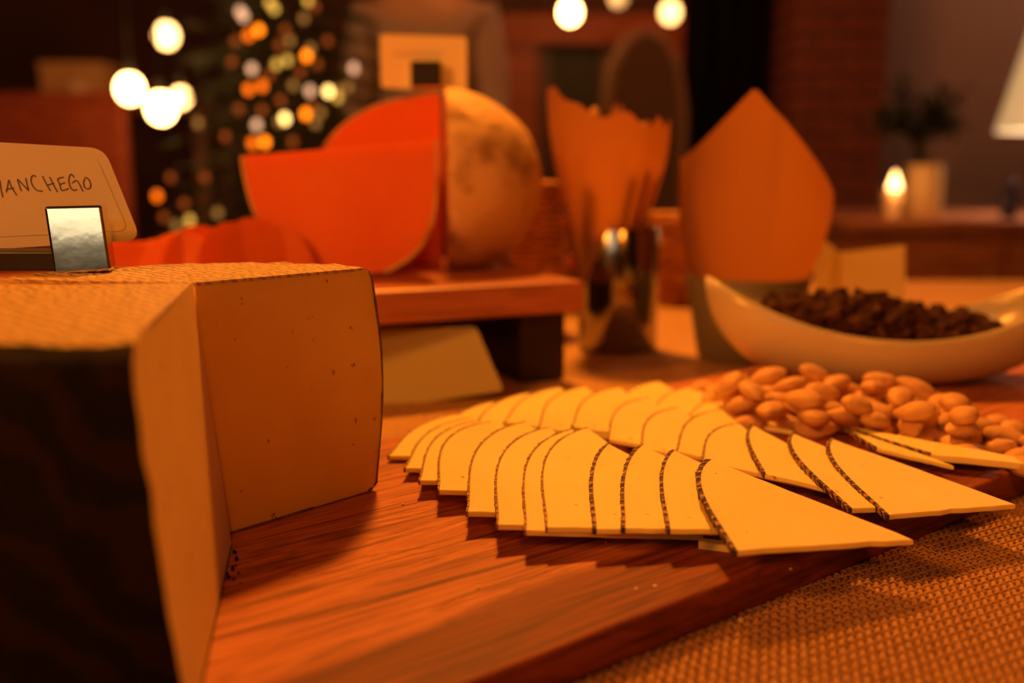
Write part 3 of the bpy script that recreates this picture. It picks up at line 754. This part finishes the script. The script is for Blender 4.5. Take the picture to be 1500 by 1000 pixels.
# front wedge: flat on top, rounded below
fw = on_y(497, 217, .775)
ell('mimolette_piece', 'front orange cheese wedge, flat top and rounded underside, bright cut face forward', V3((fw.x, .775, fw.z)), (.0745, .07, .0995),
    [(V3((0, 0, 0)), V3((0, -1, 0))), (V3((0, 0, 0)), V3((0, 0, 1))), (V3((0, 0, RZ-fw.z+.0005)), V3((0, 0, -1)))], rot=(0, math.radians(-4.5), math.radians(4)), sq=2.7)
# label on top
lc = on_y(620, 92, .90)
lab = empty('label_card', V3((lc.x, .90, RZ+.15))); tag(lab, 'small cream label standing on top of the orange cheese', 'sign')
O = lab.location.copy(); n_ = V3((0, -1, .08)).normalized()
px_card([V3((556, 50, 0)).xy, V3((684, 54, 0)).xy, V3((684, 134, 0)).xy, V3((558, 128, 0)).xy], V3((0, .90, lc.z)), n_, .001, M_cardb, 'card', lab, O, r=6)
b = bmesh.new(); pts = []
for i in range(44): pts.append(on_plane(578+i*1.6, 79+3.5*math.sin(i*1.9)+1.5*math.sin(i*.7), V3((0, .90, lc.z))+n_*.0005, n_)-O)
ribbon(b, pts, .0005, n_); obj('handwriting', b, simple('faded_ink', (.45, .28, .15), .6), lab)
cl = empty('card_clip', V3((on_y(625, 130, .892).x, .892, px_z(128, .892)))); tag(cl, 'dark shiny clip holding the cream label on top of the orange cheese', 'clip')
obj('clip_block', box(-.0135, .0135, -.006, .007, -.002, .022, .002, 3), M_chrome, cl)
obj('clip_front', box(-.0115, .0115, -.0075, -.0062, 0, .020, .001), M_black, cl)

# fanned mimolette slices standing behind the manchego
bm = bmesh.new(); K = 18
def crescent(rx, rz, th):
    vs = []; 
    for i in range(K+1):
        a = PI*i/K; vs.append((rx*math.cos(a), 0, rz*math.sin(a)**.8))
    pts = [V3(v) for v in vs]; b = slab(pts, V3((0, -1, 0)), th)
    for v in b.verts: v.co.y += .008*math.sin(v.co.x*30)
    return b
fan = [(178, 352, .10), (205, 356, -.5), (235, 350, .2), (262, 340, -.3), (293, 330, .35), (322, 338, -.6), (345, 325, .5), (372, 318, .15), (398, 330, -.2)]
for i, (px, py, tl) in enumerate(fan):
    y = .735 + .008*(i % 3); top = on_y(px, py, y); hgt = top.z - RZ
    o = obj('mimolette_slice', crescent(.030, max(hgt, .03)*1.02, .003), M_mim, loc=(top.x, y, RZ), rot=(math.radians(-14), math.radians(0), .5*tl+math.radians(12)))
    tag(o, 'thin orange cheese slice, %s from the left in the upright fan behind the chrome clip' % ORD[i], 'cheese slice', 'orange slices fanned on the riser')

# ------------------------------------------------------------------ blank card below the riser
P0 = on_z(648, 585, TT); n_ = V3((.10, -math.cos(math.radians(28)), math.sin(math.radians(28)))).normalized()
c2 = empty('label_card', V3((P0.x, P0.y, TT))); tag(c2, 'blank cream card leaning back below the riser beside the big wedge', 'sign'); O = c2.location.copy()
px_card([V3((520, 484, 0)).xy, V3((697, 478, 0)).xy, V3((738, 572, 0)).xy, V3((520, 604, 0)).xy], P0, n_, .0012, simple('greenish_card', (.52, .46, .22), .45, coat=.2), 'card', c2, O, r=8)
obj('card_easel', box(-.03, .03, .012, .03, 0, .012, .002), M_black, c2)

# ------------------------------------------------------------------ steel tumbler + parchment with breadsticks
def paper_cone(name, label, cx, cy, zb, zc, r0, r1, topf, rim=1.0, m=M_paper, extra=None):
    """sheet wrapped round an axis: radius r0 at zb; topf(theta)->(radius at top, z at top); theta 0 = +X, -90 = towards the viewer"""
    t = empty(name, V3((cx, cy, zb))); bm = bmesh.new(); n = 96; k_ = 16; g = []
    for i in range(n+1):
        th = -PI/2 - PI*1.02 + 2*PI*1.04*i/n; rt, zt = topf(th); row = []
        for k in range(k_+1):
            s = k/k_; z = (zt-zb)*s; zr = max(0, (z-(zc-zb))/(zt-zc+1e-9)) if zt > zc else 0
            rr = r0 + (r1-r0)*min(1, z/(zc-zb)) + (rt-r1)*math.sin(min(1, zr)*PI/2)
            rr += .0012*(i/n)
            row.append(bm.verts.new((rr*math.cos(th), rr*math.sin(th), z)))
        g.append(row)
    for i in range(n):
        for k in range(k_): bm.faces.new((g[i][k], g[i+1][k], g[i+1][k+1], g[i][k+1]))
    obj('paper_sheet', bm, m, t, smooth=True); tag(t, label, 'paper'); return t
ty = .905; tx = on_y(908, 300, ty).x
tum = empty('steel_tumbler', V3((tx, ty, TT))); tag(tum, 'polished steel tumbler holding parchment wrapped breadsticks, right of the orange cheese', 'cup')
rt_ = .036; ht_ = px_z(333, ty) - TT
obj('tumbler_body', lathe([(rt_-.002, 0), (rt_, .002), (rt_, ht_-.001), (rt_-.0006, ht_), (rt_-.0014, ht_-.001), (rt_-.0014, .004), (.001, .004)], 48), M_steel, tum, smooth=True)
def top1(th):
    # lobes: peak at left, jagged right
    a = (th + PI/2 + PI) % (2*PI) - PI      # 0 = towards viewer, + = right
    x = math.sin(a)
    z1 = px_z(132, ty) if False else 0
    peak = px_z(130, ty); mid = px_z(172, ty); right = px_z(183, ty)
    z = mid + (peak-mid)*max(0, (-x-.35)/.55)**1.3 + .010*math.sin(a*9)*(.3 + .7*max(0, x)) - .010*max(0, x)
    if x > .75: z = right + .004*math.sin(a*17)
    return .054, min(z, peak)
paper_cone('parchment_wrap', 'brown parchment with a jagged top wrapped around breadsticks in the steel tumbler', tx-.012, ty, TT+.05, TT+ht_, .024, .033, top1)
bsp = [(-.010, .01, 156), (.004, -.012, 152), (-.022, -.008, 165), (.012, .012, 178), (.022, -.004, 180), (.030, .006, 184), (.002, .022, 168), (.017, -.016, 186)]
for i, (ox, oy, py) in enumerate(bsp):
    zt = px_z(py, ty); pts = [V3((tx-.012+ox*.45, ty+oy*.45, TT+.052)), V3((tx-.012+ox, ty+oy, (TT+.05+zt)/2)), V3((tx-.010+ox*1.3, ty+oy*1.2, zt-.004)), V3((tx-.010+ox*1.32, ty+oy*1.22, zt))]
    tag(obj('breadstick', tube(pts, [.004, .0052, .0045, .002], 8), M_cracker, smooth=True), 'thin crisp breadstick standing in the parchment wrap in the steel tumbler', 'breadstick', 'breadsticks in the steel tumbler')
# ceramic cup + large parchment cone
cy_ = .865; cxx = on_y(1094, 450, cy_).x
cup = empty('ceramic_cup', V3((cxx, cy_, TT))); tag(cup, 'greyish tapered ceramic cup behind the bowl holding the tall parchment cone', 'cup')
hc_ = px_z(412, cy_-.05) - TT
obj('cup_body', lathe([(.040, 0), (.042, .002), (.0535, hc_-.001), (.0528, hc_), (.0515, hc_-.001), (.040, .005), (.001, .005)], 48), M_stone, cup, smooth=True)
def top2(th):
    a = (th + PI/2 + PI) % (2*PI) - PI
    x = math.sin(a); tipz = px_z(128, cy_-.06)
    x0 = -.25
    if math.cos(a) > -.15:
        d = abs(x - x0)/(1+x0 if x < x0 else 1-x0)
        zl = px_z(232, cy_) if x < x0 else px_z(292, cy_)
        z = tipz + (zl-tipz)*d**(1.05 if x < x0 else 1.0)
    else: z = px_z(300, cy_)
    return (.062 if x < 0 else .066), z
paper_cone('parchment_cone', 'tall orange-brown parchment cone with pointed tip standing in the ceramic cup', cxx+.001, cy_, TT+.02, TT+hc_, .038, .0495, top2)

# ------------------------------------------------------------------ crackers stacks, crate, small cards
def cracker_mesh():
    bm = lathe([(.001, 0), (.024, 0), (.0265, .0018), (.0265, .004), (.024, .0058), (.001, .0058)], 22)
    for v in bm.verts: v.co += noise.noise_vector(v.co*90)*.0012
    me = bpy.data.meshes.new('cracker'); bm.to_mesh(me); bm.free(); me.materials.append(M_cracker); return me
CM = cracker_mesh()
def stack(px, y, z0, pytop, label, grp):
    made = []
    x = on_y(px, 300, y).x; z = z0; zt = px_z(pytop, y)
    while z < zt-.004:
        o = obj('cracker', CM, None, loc=(x+R.gauss(0, .0012), y+R.gauss(0, .0012), z), rot=(0, 0, R.uniform(0, 6)))
        made.append(o); z += .0066
    for k, o in enumerate(reversed(made)): tag(o, label % ORDN[k], 'cracker', grp)
stack(788, 1.0, TT, 258, 'round cracker, %s from the top of the stack behind the orange cheese', 'crackers stacked behind the orange cheese')
stack(985, 1.22, TT, 312, 'round cracker, %s from the top, stacked between steel tumbler and ceramic cup', 'crackers stacked between tumbler and cup')
cr = empty('wooden_crate', V3((on_y(835, 400, 1.12).x, 1.14, TT))); tag(cr, 'small open wooden crate behind the steel tumbler', 'crate')
for sx in (-.036, .036): obj('post', box(sx-.006, sx+.006, -.006, .006, 0, .105, .001), M_rwood, cr)
for z in (.052, .097): obj('rail', box(-.042, .042, -.012, -.006, z, z+.012, .001), M_rwood, cr)
obj('back_board', box(-.042, .042, .08, .086, 0, .105, .001), M_dwood, cr)
obj('base_board', box(-.042, .042, -.006, .08, 0, .006, .001), M_dwood, cr)
# pale place card at the right behind the bowl
y = .98; pc = on_y(1262, 440, y); c3 = empty('folded_card', V3((pc.x, y, TT))); tag(c3, 'pale folded card standing behind the bowl, right of the parchment cone', 'card'); O = c3.location.copy(); n_ = V3((.1, -1, .15)).normalized()
px_card([V3((1212, 372, 0)).xy, V3((1326, 359, 0)).xy, V3((1326, 482, 0)).xy, V3((1208, 488, 0)).xy], V3((pc.x, y, pc.z)), n_, .0005, M_tcard, 'card_face', c3, O, r=3)
n2_ = V3((-.5, -1, .1)).normalized()
px_card([V3((1188, 336, 0)).xy, V3((1232, 372, 0)).xy, V3((1232, 485, 0)).xy, V3((1196, 480, 0)).xy], V3((on_y(1230, 400, y).x, y-.003, pc.z)), n2_, .0005, M_tcard, 'card_side', c3, O, r=2)

# ------------------------------------------------------------------ sideboard, candle, vase, lamp on the right
SY = 3.0; sx0 = on_y(1222, 330, SY).x; SZ = CAMP.z - (318-250)/FPX*SY*.985
side = empty('sideboard', V3((sx0+.9, SY+.3, 0))); tag(side, 'long brown wooden sideboard at the right behind the table, carrying the candle', 'sideboard')
obj('top', box(-.92, .92, -.47, .31, SZ-.035, SZ, .004), M_side, side)
obj('body', box(-.9, .9, -.44, .28, .08, SZ-.035, .004), M_side, side)
for k in range(4):
    xx = -.9 + .45*k
    d_ = obj('door', box(xx+.01, xx+.44, -.458, -.441, .10, SZ-.06, .003), M_side, side); kb = bmesh.new(); bmesh.ops.create_uvsphere(kb, u_segments=10, v_segments=8, radius=.012)
    obj('knob', kb, M_brass, d_, loc=(xx+.40, -.47, SZ-.16))
for sx in (-.85, .85):
    for sy in (-.40, .25): obj('foot', box(sx-.03, sx+.03, sy-.03, sy+.03, 0, .08, .003), M_dwood, side)
# pillar candle & votive
cnx = on_y(1352, 300, SY+.05); can = empty('pillar_candle', V3((cnx.x, SY+.05, SZ))); tag(can, 'thick pale pillar candle on the sideboard beside the small lit votive', 'candle')
obj('wax', lathe([(.050, 0), (.052, .003), (.052, .150), (.048, .156), (.03, .150), (.001, .150)], 32), simple('pale_wax', (.85, .62, .30), .5, sss=.3, sr=.02), can, smooth=True)
obj('wick', tube([(0, 0, .150), (.001, 0, .166)], .0012, 6), M_black, can)
vx = on_y(1310, 280, SY-.12); vot = empty('votive_candle', V3((vx.x, SY-.12, SZ))); tag(vot, 'small glowing votive candle in a glass on the sideboard', 'candle')
obj('glass', lathe([(.028, 0), (.030, .002), (.034, .085), (.033, .086), (.031, .084), (.027, .004), (.001, .004)], 28), simple('amber_glass', (1, .7, .4), .1, trans=.8), vot, smooth=True)
obj('wax', lathe([(.001, .0045), (.026, .0045), (.028, .055), (.001, .055)], 24), emis('glowing_wax', (1, .42, .12), .9), vot, smooth=True)
obj('flame', lathe([(.001, .058), (.013, .070), (.018, .086), (.011, .112), (.001, .136)], 16), emis('flame', (1, .5, .16), 9), vot, smooth=True)
light('POINT', 'votive_light', (vx.x, SY-.18, SZ+.13), .5, (1, .45, .12), .02)
# glass vase with dark foliage
vp = on_y(1352, 200, SY+.22); vase = empty('glass_vase', V3((vp.x, SY+.22, SZ))); tag(vase, 'clear glass vase with dark bushy foliage on the sideboard behind the candle', 'vase')
obj('vase_body', lathe([(.04, 0), (.045, .01), (.03, .12), (.028, .22), (.05, .25), (.048, .25), (.026, .22), (.028, .12), (.04, .014), (.001, .012)], 32), M_glass, vase, smooth=True)
fol = bmesh.new(); stems = bmesh.new()
for i in range(26):
    a = R.uniform(0, 2*PI); el = R.uniform(.1, 1.2); L = R.uniform(.14, .26)
    e_ = V3((math.cos(a)*math.cos(el)*L*.9-.02, math.sin(a)*math.cos(el)*L*.7, .24+math.sin(el)*L*.85))
    tube([(0, 0, .05), (e_.x*.15, e_.y*.15, .26), tuple(e_)], [.002, .002, .001], 5, bm=stems)
    for q in range(26):
        c_ = V3((0, 0, .26)).lerp(e_, R.uniform(.35, 1.05)); d = V3((R.gauss(0, 1), R.gauss(0, 1), R.gauss(0, .7))).normalized(); s_ = d.cross(V3((0, 0, 1))).normalized()
        l_ = R.uniform(.03, .055); v0 = fol.verts.new(c_); v1 = fol.verts.new(c_+d*l_*.5+s_*.011); v2 = fol.verts.new(c_+d*l_); v3 = fol.verts.new(c_+d*l_*.5-s_*.011)
        fol.faces.new((v0, v1, v2, v3))
obj('stems', stems, M_leaf, vase)['kind'] = 'stuff'; obj('foliage', fol, M_leaf, vase)['kind'] = 'stuff'
# table lamp
lx = on_y(1556, 120, SY+.1); lamp = empty('table_lamp', V3((lx.x, SY+.1, SZ))); tag(lamp, 'table lamp with glowing cream cone shade at the right edge of the photo', 'lamp')
zb = px_z(192, SY+.1)-SZ; zt = px_z(20, SY+.1)-SZ
obj('lamp_base', lathe([(.07, 0), (.075, .01), (.03, .03), (.045, .10), (.05, .16), (.02, .22), (.012, zb+.05), (.001, zb+.05)], 32), simple('amber_ceramic', (.5, .22, .08), .25), lamp, smooth=True)
obj('lamp_shade', lathe([(.175, zb), (.09, zt), (.087, zt), (.172, zb)], 48, cap=False), emis('lit_shade', (1, .70, .30), .38), lamp, smooth=True)
light('POINT', 'table_lamp_light', (lx.x, SY+.1, SZ+(zb+zt)/2), 4.5, (1, .60, .32), .05)
# small things on the sideboard at right
bl = on_y(1482, 268, SY-.05); b = lathe([(.022, 0), (.024, .004), (.024, .07), (.010, .09), (.010, .11), (.001, .112)], 20)
tag(obj('blue_bottle', b, simple('blue_glass', (.03, .035, .14), .15), loc=(bl.x, SY-.05, SZ), smooth=True), 'small dark blue bottle on the sideboard below the lamp', 'bottle')

# ------------------------------------------------------------------ left: bench, box, bauble
BY = 3.25; 
bz = px_z(150, BY); be = empty('wooden_bench', V3((on_y(60, 200, BY).x+.0, BY, 0))); tag(be, 'reddish-brown wooden bench with high backrest in the left background', 'bench')
Mx = Matrix.Rotation(math.radians(-10), 4, 'Z')
obj('backrest', box(-.75, .30, -.02, .02, .45, bz, .01, 3, Mx), M_rwood, be); obj('top_rail', box(-.77, .32, -.03, .03, bz-.005, bz+.03, .01, 3, Mx), M_rwood, be)
obj('seat', box(-.75, .30, -.42, .0, .42, .46, .006, 2, Mx), M_rwood, be)
for sx in (-.72, .27):
    for sy in (-.38, -.02): obj('leg', box(sx-.025, sx+.025, sy-.025, sy+.025, 0, .42, .003, 2, Mx), M_rwood, be)
sh = empty('side_table', V3((on_y(130, 150, 3.7).x, 3.7, 0))); shz = px_z(160, 3.7); tag(sh, 'narrow dark side table behind the wooden bench', 'table')
obj('table_top', box(-.5, .5, -.2, .2, shz-.03, shz, .004), M_dwood, sh)
for sx in (-.45, .45):
    for sy in (-.16, .16): obj('leg', box(sx-.02, sx+.02, sy-.02, sy+.02, 0, shz-.03, .002), M_dwood, sh)
gx = on_y(130, 150, 3.7).x
gb = empty('cardboard_box', V3((gx, 3.66, shz))); tag(gb, 'tan cardboard box on the side table behind the bench', 'box')
obj('box_body', box(-.12, .10, -.07, .07, 0, .13, .003), M_tan, gb); obj('box_lid', box(-.124, .104, -.074, .074, .13, .155, .003), M_tan, gb)
bb_ = bmesh.new(); bmesh.ops.create_uvsphere(bb_, u_segments=24, v_segments=16, radius=.045); bau = empty('bauble', V3((on_y(105, 150, 3.5).x, 3.55, shz+.044))); tag(bau, 'round cream bauble in front of the cardboard box', 'ornament')
obj('ball', bb_, simple('cream_gloss', (.75, .55, .35), .3), bau, smooth=True); obj('cap', lathe([(.008, .043), (.008, .052), (.001, .052)], 12), M_brass, bau)

# ------------------------------------------------------------------ globe lights on cords
def globe(px, py, y, r, s, label):
    p = on_y(px, py, y); t = empty('globe_light', p); b = bmesh.new(); bmesh.ops.create_uvsphere(b, u_segments=20, v_segments=14, radius=r)
    for v in b.verts: v.co.z *= 1.12
    obj('bulb', b, emis('bulb_glow', (1, .52, .16), s), t, smooth=True)
    obj('socket', lathe([(.012, r*1.05), (.014, r*1.1), (.014, r*1.1+.03), (.006, r*1.1+.04), (.001, r*1.1+.04)], 12), M_black, t)
    obj('cord', tube([(0, 0, r*1.1+.035), (0, 0, 2.99-p.z)], .003, 6), M_black, t); tag(t, label, 'lamp', 'hanging globe lights')
    light('POINT', 'bulb_light', (p.x, p.y-.08, p.z), s*.05, (1, .4, .1), .03)
globe(190, 130, 2.75, .034, 22, 'bright white-hot globe light, leftmost of the close trio above the bench')
globe(236, 158, 2.55, .034, 22, 'bright globe light lowest of the trio above the bench')
globe(265, 143, 3.0, .026, 9, 'smaller yellow globe light, rightmost of the trio left of the fir tree')
globe(244, 52, 2.8, .030, 8, 'single yellow globe light hanging above the trio')
globe(835, 18, 3.6, .036, 22, 'white-hot globe light hanging before the door lintel at the top')
globe(982, 18, 3.6, .034, 5, 'yellow globe light hanging near the door lintel right end')

globe(906, -4, 3.6, .030, .9, 'dim amber globe light cut by the top edge between two bright ones')

# ------------------------------------------------------------------ fir tree with lights
TY = 2.55; tc_ = on_y(432, 200, TY); TX = tc_.x
tree = empty('christmas_tree', V3((TX, TY, 0))); tag(tree, 'dark green fir tree hung with warm fairy lights left of the grey shirt', 'tree')
obj('trunk', tube([(0, 0, 0), (0, 0, 1), (0, 0, 2.1)], [.045, .03, .006], 10), M_bark, tree)
obj('pot', lathe([(.14, 0), (.18, .24), (.185, .25), (.17, .25), (.13, .02), (.001, .02)], 28), M_brass, tree, smooth=True)
def trad(z): return max(.03, .60*(2.15-z)/2.2)
nv = []; nf = []; br = bmesh.new()
for i in range(230):
    z = .3 + 1.8*(i/230)**.9; a = i*2.39996; rr = trad(z)*R.uniform(.75, 1.02)
    tip_ = V3((math.cos(a)*rr, math.sin(a)*rr, z-.12*rr+.03)); bas = V3((0, 0, z+.05))
    tube([tuple(bas), tuple(bas.lerp(tip_, .6)+V3((0, 0, .01))), tuple(tip_)], [.005, .003, .001], 4, bm=br)
    for q in range(int(90*rr/.4)+14):
        s = R.uniform(.15, 1.0); c_ = bas.lerp(tip_, s); side = V3((-math.sin(a), math.cos(a), 0))*R.gauss(0, .055*(1.15-s)+.006) ; c_ = c_+side
        d = ((tip_-bas).normalized()*.7 + V3((R.gauss(0, .6), R.gauss(0, .6), R.gauss(0, .45)))).normalized(); l_ = R.uniform(.028, .05)
        wv = d.cross(V3((R.random(), R.random(), 1))).normalized()*.0028
        k = len(nv); nv += [tuple(c_-wv), tuple(c_+wv), tuple(c_+d*l_)]; nf.append((k, k+1, k+2))
obj('branches', br, M_bark, tree)['kind'] = 'stuff'
me = bpy.data.meshes.new('needles'); me.from_pydata(nv, [], nf); me.materials.append(M_green); o = bpy.data.objects.new('needles', me); C.objects.link(o); o.parent = tree; o['kind'] = 'stuff'
lights = empty('string_lights', V3((TX, TY, 0))); tag(lights, 'string of orange and yellow fairy lights wound around the fir tree', 'lights')
LM = {'o': emis('orange_light', (1, .15, .003), 2.4, .05), 'd': emis('dim_red_light', (1, .16, .02), .42, .05), 'y': emis('yellow_light', (1, .52, .07), 1.5, .05), 'Y': emis('bright_yellow_light', (1, .60, .16), 5.5, .05),
      'w': emis('pinkish_light', (1, .50, .26), 1.6, .05), 'q': emis('dim_amber_light', (1, .42, .08), .55, .05), 'O': emis('bright_orange_light', (1, .20, .004), 4.2, .05)}
LP = [(352, 17, 'w'), (357, 24, 'w'), (379, 44, 'O'), (364, 52, 'o'), (395, 4, 'y'), (402, 13, 'y'), (461, 10, 'd'), (451, 1, 'y'), (445, 27, 'q'), (418, 44, 'd'), (409, 66, 'd'), (449, 82, 'O'), (465, 94, 'd'),
      (455, 71, 'q'), (421, 88, 'y'), (405, 94, 'y'), (369, 101, 'w'), (364, 131, 'o'), (384, 126, 'o'), (430, 125, 'q'), (454, 133, 'w'), (481, 134, 'Y'), (494, 132, 'q'), (495, 143, 'y'), (509, 128, 'q'),
      (518, 100, 'w'), (457, 155, 'd'), (448, 167, 'O'), (470, 165, 'q'), (417, 174, 'Y'), (409, 178, 'q'), (376, 183, 'w'), (370, 210, 'o'), (388, 208, 'O'), (429, 208, 'd'), (462, 181, 'q'), (384, 161, 'd'),
      (411, 147, 'd'), (230, 287, 'o'), (270, 298, 'd'), (278, 322, 'y'), (277, 338, 'y'), (319, 312, 'q'), (240, 318, 'd'), (290, 180, 'q'), (345, 60, 'd'), (340, 90, 'd'), (440, 105, 'd'), (395, 110, 'd'), (425, 60, 'q'),
      (258, 330, 'q'), (480, 60, 'd'), (350, 160, 'd'), (330, 200, 'd'), (250, 260, 'd'), (300, 260, 'd')]
bme = {}
for k in LM:
    b = bmesh.new(); bmesh.ops.create_uvsphere(b, u_segments=10, v_segments=8, radius=.0085 if k in 'OYow' else .0075)
    for v in b.verts: v.co.z *= 1.25
    mm = bpy.data.meshes.new('fairy_bulb'); b.to_mesh(mm); b.free(); mm.materials.append(LM[k]); bme[k] = mm
pos = []
for px, py, k in LP:
    z_ = px_z(py, TY-.2); yy = TY - min(.45, trad(z_)*1.0) - .01; x_ = on_y(px, py, yy).x
    dx = x_-TX; rr = trad(z_)*1.02+.02
    if abs(dx) < rr: yy = TY - math.sqrt(rr*rr-dx*dx)
    else: yy = TY - .02
    p = on_y(px, py, yy) - V3((TX, TY, 0)); pos.append(p); obj('fairy_bulb', bme[k], None, lights, loc=p)
wire = bmesh.new(); ps = sorted(pos, key=lambda p: -p.z)
for a_, b_ in zip(ps, ps[1:]):
    if (a_-b_).length < .3: mid = (a_+b_)/2 + V3((0, .03, -.02)); tube([tuple(a_), tuple(mid), tuple(b_)], .0015, 4, bm=wire)
obj('wire', wire, M_leaf, lights)

# ------------------------------------------------------------------ person in a grey-mauve shirt
PYY = 3.2
def skin_body(name, verts, edges, rads, m, parent, root=0, sub=2):
    me = bpy.data.meshes.new(name); me.from_pydata(verts, edges, []); o = bpy.data.objects.new(name, me); C.objects.link(o); o.parent = parent
    sk = o.modifiers.new('skin', 'SKIN'); sk.use_smooth_shade = True
    for i, r in enumerate(rads): me.skin_vertices[0].data[i].radius = r if hasattr(r, '__len__') else (r, r)
    me.skin_vertices[0].data[root].use_root = True
    ss = o.modifiers.new('sub', 'SUBSURF'); ss.levels = sub; ss.render_levels = sub
    me.materials.append(m); return o
pcx = on_y(622, 60, PYY).x
per = empty('person', V3((pcx, PYY, 0))); tag(per, 'person in a grey-mauve long-sleeved shirt standing behind the orange cheese, face out of view', 'person')
bv = [(0, 0, .96), (0, 0, 1.14), (0, -.01, 1.30), (0, 0, 1.42), (0, -.01, 1.50), (0, -.02, 1.60), (0, -.02, 1.68),
      (.17, 0, 1.385), (.21, -.01, 1.12), (.19, -.12, .93), (-.17, 0, 1.385), (-.21, -.01, 1.12), (-.19, -.12, .93),
      (.09, 0, .88), (.10, 0, .50), (.10, .01, .08), (-.09, 0, .88), (-.10, 0, .50), (-.10, .01, .08)]
# one continuous body; the garments lie over it
bed = [(0, 1), (1, 2), (2, 3), (3, 4), (4, 5), (5, 6), (3, 7), (7, 8), (8, 9), (3, 10), (10, 11), (11, 12), (0, 13), (13, 14), (14, 15), (0, 16), (16, 17), (17, 18)]
brd = [(.14, .10), (.135, .095), (.15, .105), (.11, .08), .052, (.075, .09), (.07, .085), .06, .042, .03, .06, .042, .03, .085, .058, .038, .085, .058, .038]
body = skin_body('body', bv, bed, brd, M_skin, per)
sh_v = [(0, 0, .93), (0, 0, 1.14), (0, -.01, 1.30), (0, 0, 1.415), (.175, 0, 1.39), (.215, -.01, 1.12), (.195, -.11, .95), (-.175, 0, 1.39), (-.215, -.01, 1.12), (-.195, -.11, .95)]
skin_body('shirt', sh_v, [(0, 1), (1, 2), (2, 3), (3, 4), (4, 5), (5, 6), (3, 7), (7, 8), (8, 9)], [(.16, .12), (.15, .11), (.165, .12), (.12, .092), .072, .055, .042, .072, .055, .042], M_shirt, per)
skin_body('trousers', [(0, 0, .98), (.09, 0, .88), (.10, 0, .50), (.10, .01, .09), (-.09, 0, .88), (-.10, 0, .50), (-.10, .01, .09)], [(0, 1), (1, 2), (2, 3), (0, 4), (4, 5), (5, 6)], [(.15, .115), .10, .072, .058, .10, .072, .058], M_trous, per)
hb_ = bmesh.new(); bmesh.ops.create_uvsphere(hb_, u_segments=20, v_segments=14, radius=1)
for v in hb_.verts: v.co = V3((v.co.x*.085, v.co.y*.10+.015, v.co.z*.10))
cut(hb_, [(V3((0, -.035, .0)), V3((0, -1, -.35)).normalized())]); hb_.transform(Matrix.Translation((0, 0, 1.68)))
obj('hair', hb_, M_hair, per, smooth=True)
for sx in (-1, 1):
    e_ = bmesh.new(); bmesh.ops.create_uvsphere(e_, u_segments=8, v_segments=6, radius=.011); obj('eye', e_, M_black, per, loc=(sx*.03, -.098, 1.655))
    hv = [(sx*.19, -.13, .92), (sx*.19, -.17, .87)]; hed = [(0, 1)]; hr = [(.025, .02), (.032, .016)]
    for f in range(4):
        b0 = len(hv); x_ = sx*(.165+.017*f); L_ = (.068, .078, .074, .058)[f]
        hv += [(x_, -.20, .845), (x_, -.20-L_*.35, .82), (x_, -.20-L_*.45, .79)]; hed += [(1, b0), (b0, b0+1), (b0+1, b0+2)]; hr += [.0095, .0085, .007]
    b0 = len(hv); hv += [(sx*.155, -.17, .89), (sx*.14, -.20, .865)]; hed += [(0, b0), (b0, b0+1)]; hr += [.012, .009]
    skin_body('hand', hv, hed, hr, M_skin, per, sub=1)
    obj('shoe', box(sx*.10-.045, sx*.10+.045, -.16, .10, 0, .085, .03, 3), M_black, per)

# ------------------------------------------------------------------ arched chair in front of the door
CYY = 3.5; chx = on_y(945, 60, CYY).x; cht = px_z(40, CYY)
ch_ = empty('high_back_chair', V3((chx, CYY, 0))); tag(ch_, 'brown upholstered chair with tall arched back before the wooden doorway', 'chair')
pts = [(-.15, .42), (-.15, cht-.28), (-.125, cht-.12), (-.07, cht-.03), (0, cht), (.07, cht-.03), (.125, cht-.12), (.15, cht-.28), (.15, .42)]
bm = slab([V3((x, -.03, z)) for x, z in reversed(pts)], V3((0, -1, 0)), .08); bevel(bm, .015, 2); obj('backrest', bm, M_chair, ch_)
pts2 = [(x*.8, z*.985 if z > .5 else .50) for x, z in pts]
bm = slab([V3((x, -.045, z)) for x, z in reversed(pts2)], V3((0, -1, 0)), .03); bevel(bm, .008, 2); obj('back_cushion', bm, simple('dark_brown_fabric', (.10, .055, .035), .85), ch_)
obj('seat', box(-.22, .22, -.46, .0, .38, .48, .03, 3), M_chair, ch_)
for sx in (-.19, .19):
    for sy in (-.42, 0): obj('leg', tube([(sx, sy, .38), (sx, sy, 0)], [.022, .015], 8), M_dwood, ch_)
